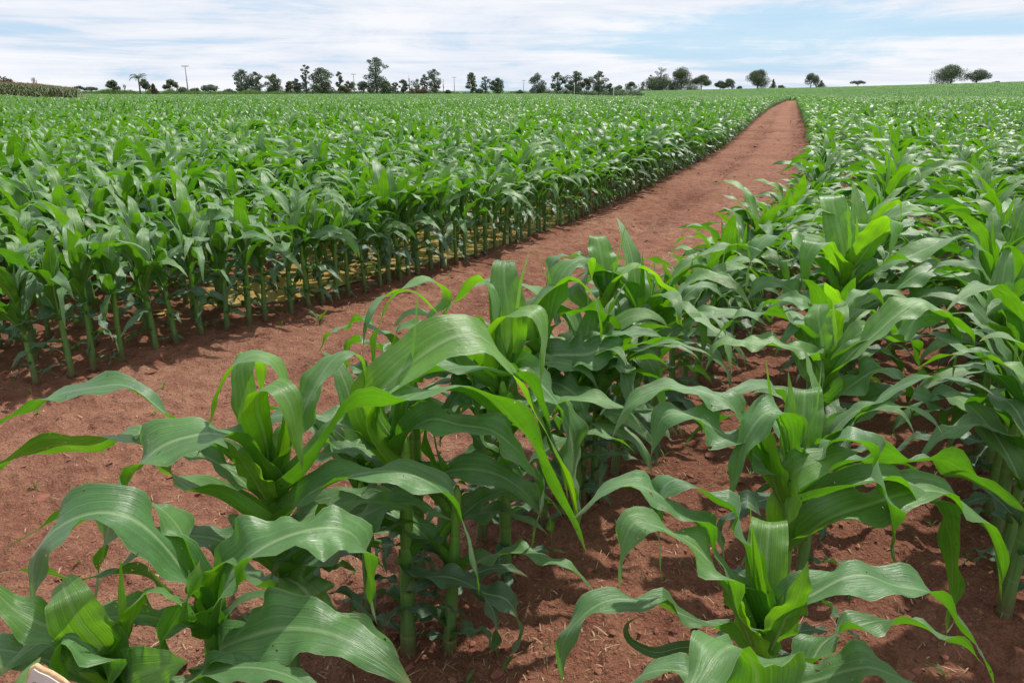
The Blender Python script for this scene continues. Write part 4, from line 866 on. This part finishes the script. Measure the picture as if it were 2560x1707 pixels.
T(767, 159, 233, 25, 'thin', 'slender tall eucalyptus with tiered narrow crown')
T(805, 167, 233, 54, 'euc', 'broad tall eucalyptus with dense domed top right of the slender one', 300, M_DENSE)
T(795, 213, 234, 22, 'bush', 'dark bush beneath the broad domed eucalyptus', 290)
T(849, 177, 233, 18, 'thin', 'narrow reddish-topped eucalyptus left of the second pole', 300, M_EUC)
T(858, 214, 234, 25, 'bush', 'olive bush under the narrow reddish-topped eucalyptus', 285, M_OLIVE)
T(871, 202, 233, 16, 'sparse', 'thin purplish half-bare tree left of the second pole', 300, M_RUST)
T(882, 205, 234, 22, 'round', 'dark tree directly behind the second power pole', 380)
T(908, 203, 233, 30, 'round', 'round airy tree just right of the second power pole', 300, M_EUC)
T(928, 219, 234, 24, 'bush', 'low dark bush left of the tallest eucalyptus trunk', 295)
T(943, 139, 233, 50, 'euc', 'tallest eucalyptus on the whole horizon, leaning to the right', 300)
T(966, 203, 234, 36, 'dense', 'dense dark round tree at the right foot of the tallest eucalyptus', 290)
T(989, 205, 233, 16, 'sparse', 'thin airy small tree right of the dense dark round one')
T(1009, 198, 233, 20, 'euc', 'small oval eucalyptus beside the pale bare tree')
T(1024, 187, 233, 12, 'bare', 'pale bare upright tree beside the oval eucalyptus')
T(1030, 222, 234, 9, 'bush', 'tiny shrub at the foot of the pale bare tree', 295)
T(1046, 197, 233, 32, 'sparse', 'spreading open eucalyptus right of the pale bare tree')
T(1062, 184, 233, 19, 'sparse', 'tall thin-crowned eucalyptus left of the twin-trunk one')
T(1087, 171, 233, 36, 'euc', 'tall airy eucalyptus with twin trunks left of the dead pole-like trunk')
T(1054, 224, 234, 48, 'bush', 'wide low brown-green thicket under the open eucalyptuses', 290, M_RUST)
T(1109, 195, 233, 5, 'bare', 'dead pole-like trunk between the airy eucalyptus and the third pole')
T(1120, 225, 234, 15, 'bush', 'small shrub between the dead trunk and the third pole')
T(1180, 180, 233, 29, 'euc', 'dense upright eucalyptus just right of the third pole', 300, M_DENSE)
T(1199, 221, 234, 22, 'bush', 'low bush right of the dense upright eucalyptus', 295)
T(1213, 190, 233, 27, 'sparse', 'open-crowned tree between two denser ones right of the third pole')
T(1244, 194, 233, 38, 'euc', 'broad two-headed eucalyptus midway between the third and fourth poles', 300, M_DENSE)
T(1300, 226, 234, 16, 'bush', 'tiny shrub at the left foot of the fourth pole')
T(1344, 184, 233, 46, 'hill', 'conical dense tree right of the fourth power pole', 300, M_EUC)
T(1393, 179, 233, 32, 'euc', 'tall eucalyptus right of the conical dense tree', 300, M_DENSE)
T(1418, 212, 233, 26, 'bush', 'green bush between the tall eucalyptus and the broad one with pale pole', 295)
T(1438, 176, 233, 40, 'euc', 'broad eucalyptus behind the short pale pole', 300, M_DENSE)
T(1465, 196, 233, 28, 'round', 'rounded lower tree right of the short pale pole', 300, M_OLIVE)
T(1497, 176, 232, 42, 'euc', 'eucalyptus with one-sided peaked crown, right of the rounded lower tree', 300)
T(1525, 208, 232, 16, 'sparse', 'small sparse tree left of the bare white post')
T(1548, 214, 232, 28, 'bush', 'low row of brush right of the bare white post', 480)
T(1577, 205, 231, 30, 'round', 'low rounded tree left of the big dark grove', 480)
T(1608, 203, 230, 18, 'sparse', 'thin small tree at the left edge of the big dark grove', 480)
T(1624, 185, 230, 17, 'sparse', 'wispy upright tree rising at the left of the big dark grove', 480)
T(1650, 166, 229, 34, 'sparse', 'tall wispy eucalyptus rising out of the big dark grove', 480)
T(1648, 192, 229, 88, 'dense', 'dark dense left mass of the big grove, with wispy tree above', 480)
T(1703, 168, 228, 62, 'dense', 'largest dark tree of the grove, above the white hut', 480)
T(1753, 188, 227, 50, 'round', 'round open tree standing alone right of the white hut', 480)
T(1800, 203, 226, 30, 'round', 'left, lower half of a two-lobed tree clump', 480)
T(1822, 197, 226, 32, 'round', 'right, taller half of a two-lobed tree clump', 480)
T(1847, 215, 225, 14, 'round', 'tiny round tree right of the two-lobed clump', 480, M_EUC)
T(1893, 175, 223, 62, 'dense', 'large dense dark tree on the skyline just left of the path end', 480)
T(1932, 199, 222, 15, 'cone', 'small dark conifer beside the large dense tree', 480)
T(1953, 213, 221, 18, 'bush', 'tiny pale shrub right of the small conifer', 480, M_OLIVE)
T(2026, 184, 220, 38, 'round', 'grey-green round tree on the skyline above the path end', 480, M_EUC)
T(2052, 202, 220, 20, 'cone', 'short slanting tree touching the grey-green round tree', 480, M_EUC)
T(2144, 200, 217, 32, 'umbrella', 'small umbrella-shaped tree alone on the right skyline', 480, M_EUC)
T(2376, 165, 211, 84, 'dense', 'big dark dome-shaped tree on the right skyline', 480)
T(2440, 174, 209, 50, 'round', 'lighter tree against the right side of the big dark dome tree', 480, M_EUC)
T(2490, 205, 209, 22, 'bush', 'barely visible low bush near the right end of the skyline', 490)

# low scrub joining the trees
A_ = Acc(); rnd = random.Random(91)
for (u0, u1, dn, hm) in ((440, 600, .5, 5), (590, 1000, .8, 9), (1000, 1130, .6, 8), (1130, 1330, .35, 5), (1330, 1600, 1.0, 14), (1590, 1745, 1.6, 24), (150, 440, .3, 5)):
    for _ in range(int((u1-u0)*dn*.42)):
        u = rnd.uniform(u0, u1); D = rnd.uniform(305, 340) if u < 1600 else rnd.uniform(470, 500); y = D*math.cos(math.atan2(ray(u, 227)[0], ray(u, 227)[1])); x = PT(u, 227, y)[0]; g = float(terrain(x, y))
        h_ = max(1.0, (float(PT(u, 233, y)[2])-g)+(.1+1.2*rnd.uniform(0, 1)**2.2)*hm*D/FPX); w_ = rnd.uniform(1.2, 3.2)
        for _k in range(int(60*w_)):
            v = np.array([rnd.gauss(0, 1) for _ in range(3)]); v /= np.linalg.norm(v); v *= rnd.uniform(.2, 1)**.5; c = np.array([x+v[0]*w_, y+v[1]*w_, g+h_*.5+v[2]*h_*.5]); s_ = rnd.uniform(.12, .30)
            a = np.array([rnd.gauss(0, 1) for _ in range(3)]); a /= np.linalg.norm(a); b = np.cross(a, v); b /= np.linalg.norm(b)+1e-9
            A_.add([c-a*s_, c+b*s_*.55, c+a*s_, c-b*s_*.55], [(0, 1, 2, 3)])
tag(A_.obj('scrub', M_DENSE, None, False), 'low dark scrub filling the gaps under the horizon trees', 'scrub', kind='stuff')

# grass bank before the trees
A_ = Acc(); rnd = random.Random(77)
for (u0, u1, vt) in ((226, 330, 220), (296, 348, 223), (362, 402, 220), (402, 448, 220), (440, 525, 226), (590, 665, 222), (655, 725, 227), (515, 600, 227)):
    for _ in range(int((u1-u0)*22)):
        q = rnd.uniform(0, 1); u = u0+(u1-u0)*q; D = rnd.uniform(228, 240); x, y, _z = PT(u, 233, D*.97); g = float(terrain(x, y)); top = PT(u, vt, y)[2]; hh = (top-g)*(math.sin(math.pi*min(max(q, .03), .97))**.45)*rnd.uniform(.5, 1.02)
        a = rnd.uniform(0, 6.28); A_.add([(x-.16*math.cos(a), y-.16*math.sin(a), g), (x+.16*math.cos(a), y+.16*math.sin(a), g), (x+rnd.gauss(0, .25), y+rnd.gauss(0, .25), g+hh)], [(0, 1, 2)])
tag(A_.obj('tall_grass', M_GRASSC, None, False), 'bright green tall grass bank between the field and the trees at left', 'grass', kind='stuff')

# ------------------------------------------------------------------ power poles and hut
M_CONC = simple('concrete', (.34, .31, .28), (.46, .43, .39), 3, .85)
M_PALE = simple('pale concrete', (.5, .48, .45), (.62, .6, .57), 3, .85)
def pole(u, vtop, D, arm, label, mat=M_CONC, r=.16):
    y = D*math.cos(math.atan2(ray(u, 227)[0], ray(u, 227)[1])); x = PT(u, 227, y)[0]; g = float(terrain(x, y)); top = PT(u, vtop, y)[2]
    root = empty('power_pole' if arm else 'post', (x, y, g)); h = top-g
    V, F, U = tube([(0, 0, -.5), (0, 0, h*.5), (0, 0, h)], [r*1.25, r, r*.7], 8); mesh_obj('shaft', V, F, mat, root, U)
    if arm:
        V, F = box((0, 0, h-.25), (arm, .13, .16)); mesh_obj('crossarm', V, F, mat, root, None, None, False)
        for s in (-.46, -.2, .2, .46):
            V, F, U = tube([(arm*s, 0, h-.17), (arm*s, 0, h-.05), (arm*s, 0, h+.1)], [.05, .09, .05], 6); mesh_obj('insulator', V, F, M_PALE, root, U)
    tag(root, label, 'power pole' if arm else 'post', 'poles along the horizon')
pole(470, 164, 240, 1.9, 'nearest and tallest power pole with a crossarm, left of the trees')
pole(886, 185, 330, 1.9, 'second power pole with crossarm, beside the tallest eucalyptus')
pole(1136, 193, 395, 2.0, 'third power pole with crossarm, standing alone against open sky')
pole(1309, 201, 470, 2.2, 'fourth and farthest power pole with crossarm, left of the conical tree')
pole(1436, 208, 285, 0, 'pale pole without crossarm in front of the broad eucalyptus', M_PALE, .13)
pole(1534, 217, 285, 0, 'short white post in the gap right of the peaked eucalyptus', M_PALE, .15)
pole(1608, 214, 455, 0, 'thin grey pole at the left edge of the big dark grove', M_CONC, .1)
M_WHITE = simple('white paint', (.72, .72, .70), (.8, .8, .78), 3, .6); M_ROOF = simple('hut roof', (.5, .5, .5), (.6, .6, .6), 3, .6); M_DOOR = simple('dark door', (.2, .2, .2), (.25, .25, .25), 3, .6)
y = 466*math.cos(math.atan2(430, 1920)); x = PT(1710, 227, y)[0]; g = float(terrain(x, y)); top = PT(1710, 221.5, y)[2]; root = empty('hut', (x, y, g))
V, F = box((0, 0, (top-g)/2-.1), (2.3, 1.6, top-g+.2)); mesh_obj('wall', V, F, M_WHITE, root, None, None, False)
V, F = box((0, 0, top-g+.07), (2.5, 1.9, .12)); mesh_obj('roof', V, F, M_ROOF, root, None, None, False)
V, F = box((.2, -.815, (top-g)*.4), (.6, .03, (top-g)*.75)); mesh_obj('door', V, F, M_DOOR, root, None, None, False)
tag(root, 'tiny white box-shaped hut in front of the big dark grove', 'hut')

# ------------------------------------------------------------------ wooden board at the bottom left corner
M_BOARD = simple('bare weathered wood', (.60, .53, .48), (.74, .68, .63), 3, .8, (14, 14, 1.2), .4, .004)
M_RAW = simple('torn raw wood', (.55, .33, .16), (.70, .50, .30), 60, .9); M_INK = simple('brown paint', (.13, .045, .012), (.19, .075, .02), 30, .6)
Y0 = 1.02
prof = [(30, 1960), (60, 1712), (76, 1662), (84, 1656), (96, 1664), (120, 1674), (150, 1693), (172, 1712), (205, 1745), (215, 1960)]
pf = [PT(u, v, Y0) for u, v in [(a, b+16) for a, b in prof]]; ctr = np.array([PT(120, 1800, Y0)[0], Y0, 0]); n = len(pf)
V = [p-ctr for p in pf]+[p-ctr+np.array([0, .014, 0]) for p in pf]
root = empty('wooden_board', tuple(ctr)); F = [tuple(reversed(range(n))), tuple(range(n, 2*n))]+[(k, (k+1) % n, (k+1) % n+n, k+n) for k in range(n)]
mesh_obj('panel', V, F, M_BOARD, root, None, None, False)
top_ = [np.array(p)-ctr+np.array([0, .007, .0012]) for p in pf[1:9]]; V, F, U = tube(top_, [.0045]*len(top_), 7); mesh_obj('torn_edge', V, F, M_RAW, root, U)
ink = [PT(86, 1706, Y0-.0015), PT(82, 1714, Y0-.0015), PT(76, 1725, Y0-.0015), PT(72, 1760, Y0-.0015)]; V = []
for q in ink: V += [q-ctr+np.array([-.0022, 0, 0]), q-ctr+np.array([.0022, 0, 0]), q-ctr+np.array([.0022, .0012, 0]), q-ctr+np.array([-.0022, .0012, 0])]
F = []
for k in range(3):
    for a, b in ((0, 1), (1, 2), (2, 3), (3, 0)): F.append((4*k+a, 4*k+b, 4*k+4+b, 4*k+4+a))
mesh_obj('painted_stroke', V, F, M_INK, root, None, None, False)
pz = ctr; V, F = box((0, .03, .18), (.04, .03, .5)); mesh_obj('stake', V, F, M_POST, root, None, None, False)
tag(root, 'pale wooden board with torn top edge and brown painted stroke in the bottom left corner', 'wooden board')

# ------------------------------------------------------------------ litter on the soil
M_STRAW = simple('dry straw', (.26, .15, .08), (.50, .36, .22), 20, .8); M_CLOD = simple('soil clod', (.15, .055, .035), (.27, .11, .07), 25, .95)
rnd = random.Random(3); A_ = Acc(); B_ = Acc(); C_ = Acc()
def rpt(rmin, rmax, amax=36):
    while True:
        r = rmin*(rmax/rmin)**rnd.uniform(0, 1); a = rad(rnd.uniform(-amax, amax)); x, y = r*math.sin(a), r*math.cos(a)
        return x, y
def gz(x, y): return float(terrain(x, y)+micro(np.array(x), np.array(y)))
P_ = [rpt(1.2, 60) for _ in range(13000)]
# heaps of residue gather in drifts
for _ in range(200):
    cx_, cy_ = rpt(1.4, 9)
    if fbm(np.array(cx_), np.array(cy_), .7, 2, 44) < .0: continue
    P_ += [(cx_+rnd.gauss(0, .07), cy_+rnd.gauss(0, .05)) for _ in range(rnd.randrange(5, 22))]
P_ = np.array(P_); ZZ = terrain(P_[:, 0], P_[:, 1])+micro(P_[:, 0], P_[:, 1])
for (x, y), z in zip(P_, ZZ):
    r = math.hypot(x, y); L = rnd.uniform(.0035, .015)*(1+max(0, r-4)*.09)*rnd.choice((1, 1, 1, 1, 2.2)); a = rnd.uniform(0, 3.14); w = rnd.uniform(.0004, .0011)*(1+max(0, r-4)*.16)*rnd.choice((1, 1, 1, 2.4)); t_ = rnd.gauss(0, .25)
    c, s = math.cos(a), math.sin(a); dz = L*math.sin(t_); z += .003
    A_.add([(x-c*L-s*w, y-s*L+c*w, z-min(abs(dz), .002)), (x-c*L+s*w, y-s*L-c*w, z-min(abs(dz), .002)), (x+c*L*.1+s*w, y+s*L*.1-c*w, z+.003+abs(dz)*.6), (x+c*L*.1-s*w, y+s*L*.1+c*w, z+.003+abs(dz)*.6), (x+c*L+s*w*.4, y+s*L-c*w*.4+L*.2, z+abs(dz)), (x+c*L-s*w*.4, y+s*L+c*w*.4+L*.2, z+abs(dz))], [(0, 1, 2, 3), (3, 2, 4, 5)])
tag(A_.obj('straw_litter', M_STRAW, None, False), 'scattered bits of dry straw lying on the red soil', 'straw', kind='stuff')
P_ = [rpt(1.2, 30) for _ in range(15000)]
for _ in range(5000):   # loose clods thrown up along the wheel ruts
    yy_ = 4*(12**rnd.uniform(0, 1)); P_.append(((float(xA(yy_))+float(xB(yy_)))/2+.15+rnd.choice((-.72, .72, 1.1))+rnd.gauss(0, .16), yy_))
P_ = np.array(P_); ZZ = terrain(P_[:, 0], P_[:, 1])+micro(P_[:, 0], P_[:, 1])
ico = [(0, 0, 1), (.9, 0, .3), (.28, .86, .3), (-.73, .53, .3), (-.73, -.53, .3), (.28, -.86, .3), (.6, .4, -.6), (-.5, .5, -.6), (-.1, -.8, -.6)]
icf = [(0, 1, 2), (0, 2, 3), (0, 3, 4), (0, 4, 5), (0, 5, 1), (1, 6, 2), (2, 7, 3), (2, 6, 7), (3, 7, 4), (4, 7, 8), (4, 8, 5), (5, 8, 1), (1, 8, 6)]
for (x, y), z in zip(P_, ZZ):
    s = abs(rnd.gauss(0, .0052))+.0018
    if rnd.random() < .045: s *= 2.8
    s *= 1+max(0, math.hypot(x, y)-5)*.06
    B_.add([(x+vx*s*rnd.uniform(.45, 1.5), y+vy*s*rnd.uniform(.45, 1.5), z+vz*s*rnd.uniform(.25, .7)) for vx, vy, vz in ico], icf)
tag(B_.obj('soil_clods', M_CLOD, None, False), 'small crumbs and clods of red soil scattered over the ground', 'soil clods', kind='stuff')
M_SEED = leaf_mat('seedling', (.10, .22, .03), (.12, .26, .03), (.25, .5, .02), .35, .5)
for _ in range(620):
    x, y = rpt(1.5, 32)
    edge_ = abs(x-float(xA(y))-.25) < .35
    if not edge_ and rnd.random() < .55: continue
    z = gz(x, y); hh = rnd.uniform(.015, .06)*(1.3 if edge_ else 1)
    for b in range(rnd.randrange(2, 6)):
        P = arcpath((x, y, z), rnd.uniform(0, 6.28), rnd.uniform(5, 45), rnd.uniform(40, 120), hh*rnd.uniform(.6, 1.3), 5, 1.2); V, F, U = blade(P, .004+hh*.05, rnd, 2, (0, 0), .8, .5, 0); C_.add(V, F, U)
tag(C_.obj('weed_seedlings', M_SEED), 'tiny green weed seedlings sprouting from the bare soil', 'weeds', kind='stuff')
# a few bigger grass weeds one can point at
for k, (u, v, lab) in enumerate(((408, 975, 'grass tuft on bare soil, below the first plant of the left front row'), (800, 810, 'tall yellow-green grass weed at the path edge left of centre'), (620, 880, 'small grass weed on the path below the left front row'), (455, 1000, 'three-leaved weed beside a grass tuft on the path'), (88, 1612, 'little green sprout standing behind the wooden board'))):
    d = ray(u, v); tt = -H/d[2]; x, y = d[0]*tt, d[1]*tt; root = empty('grass_weed', (x, y, gz(x, y))); hh = (.07, .16, .06, .04, .035)[k]
    for b in range((4, 8, 4, 3, 2)[k]):
        P = arcpath((0, 0, -.003), rnd.uniform(0, 6.28), rnd.uniform(5, 35), rnd.uniform(50, 120), hh*rnd.uniform(.7, 1.2), 10, 1.3); V, F, U = blade(P, hh*.09+.003, rnd, 4, (0, 20), .8, .6, .2); mesh_obj('blade', V, F, M_SEED, root, U)
    tag(root, lab, 'weed', 'single weeds on the path')
print('plants', len(PTS), 'left', len(L_), 'right', len(R_), 'far', len(far1), len(far2), 'objects', len(bpy.data.objects))
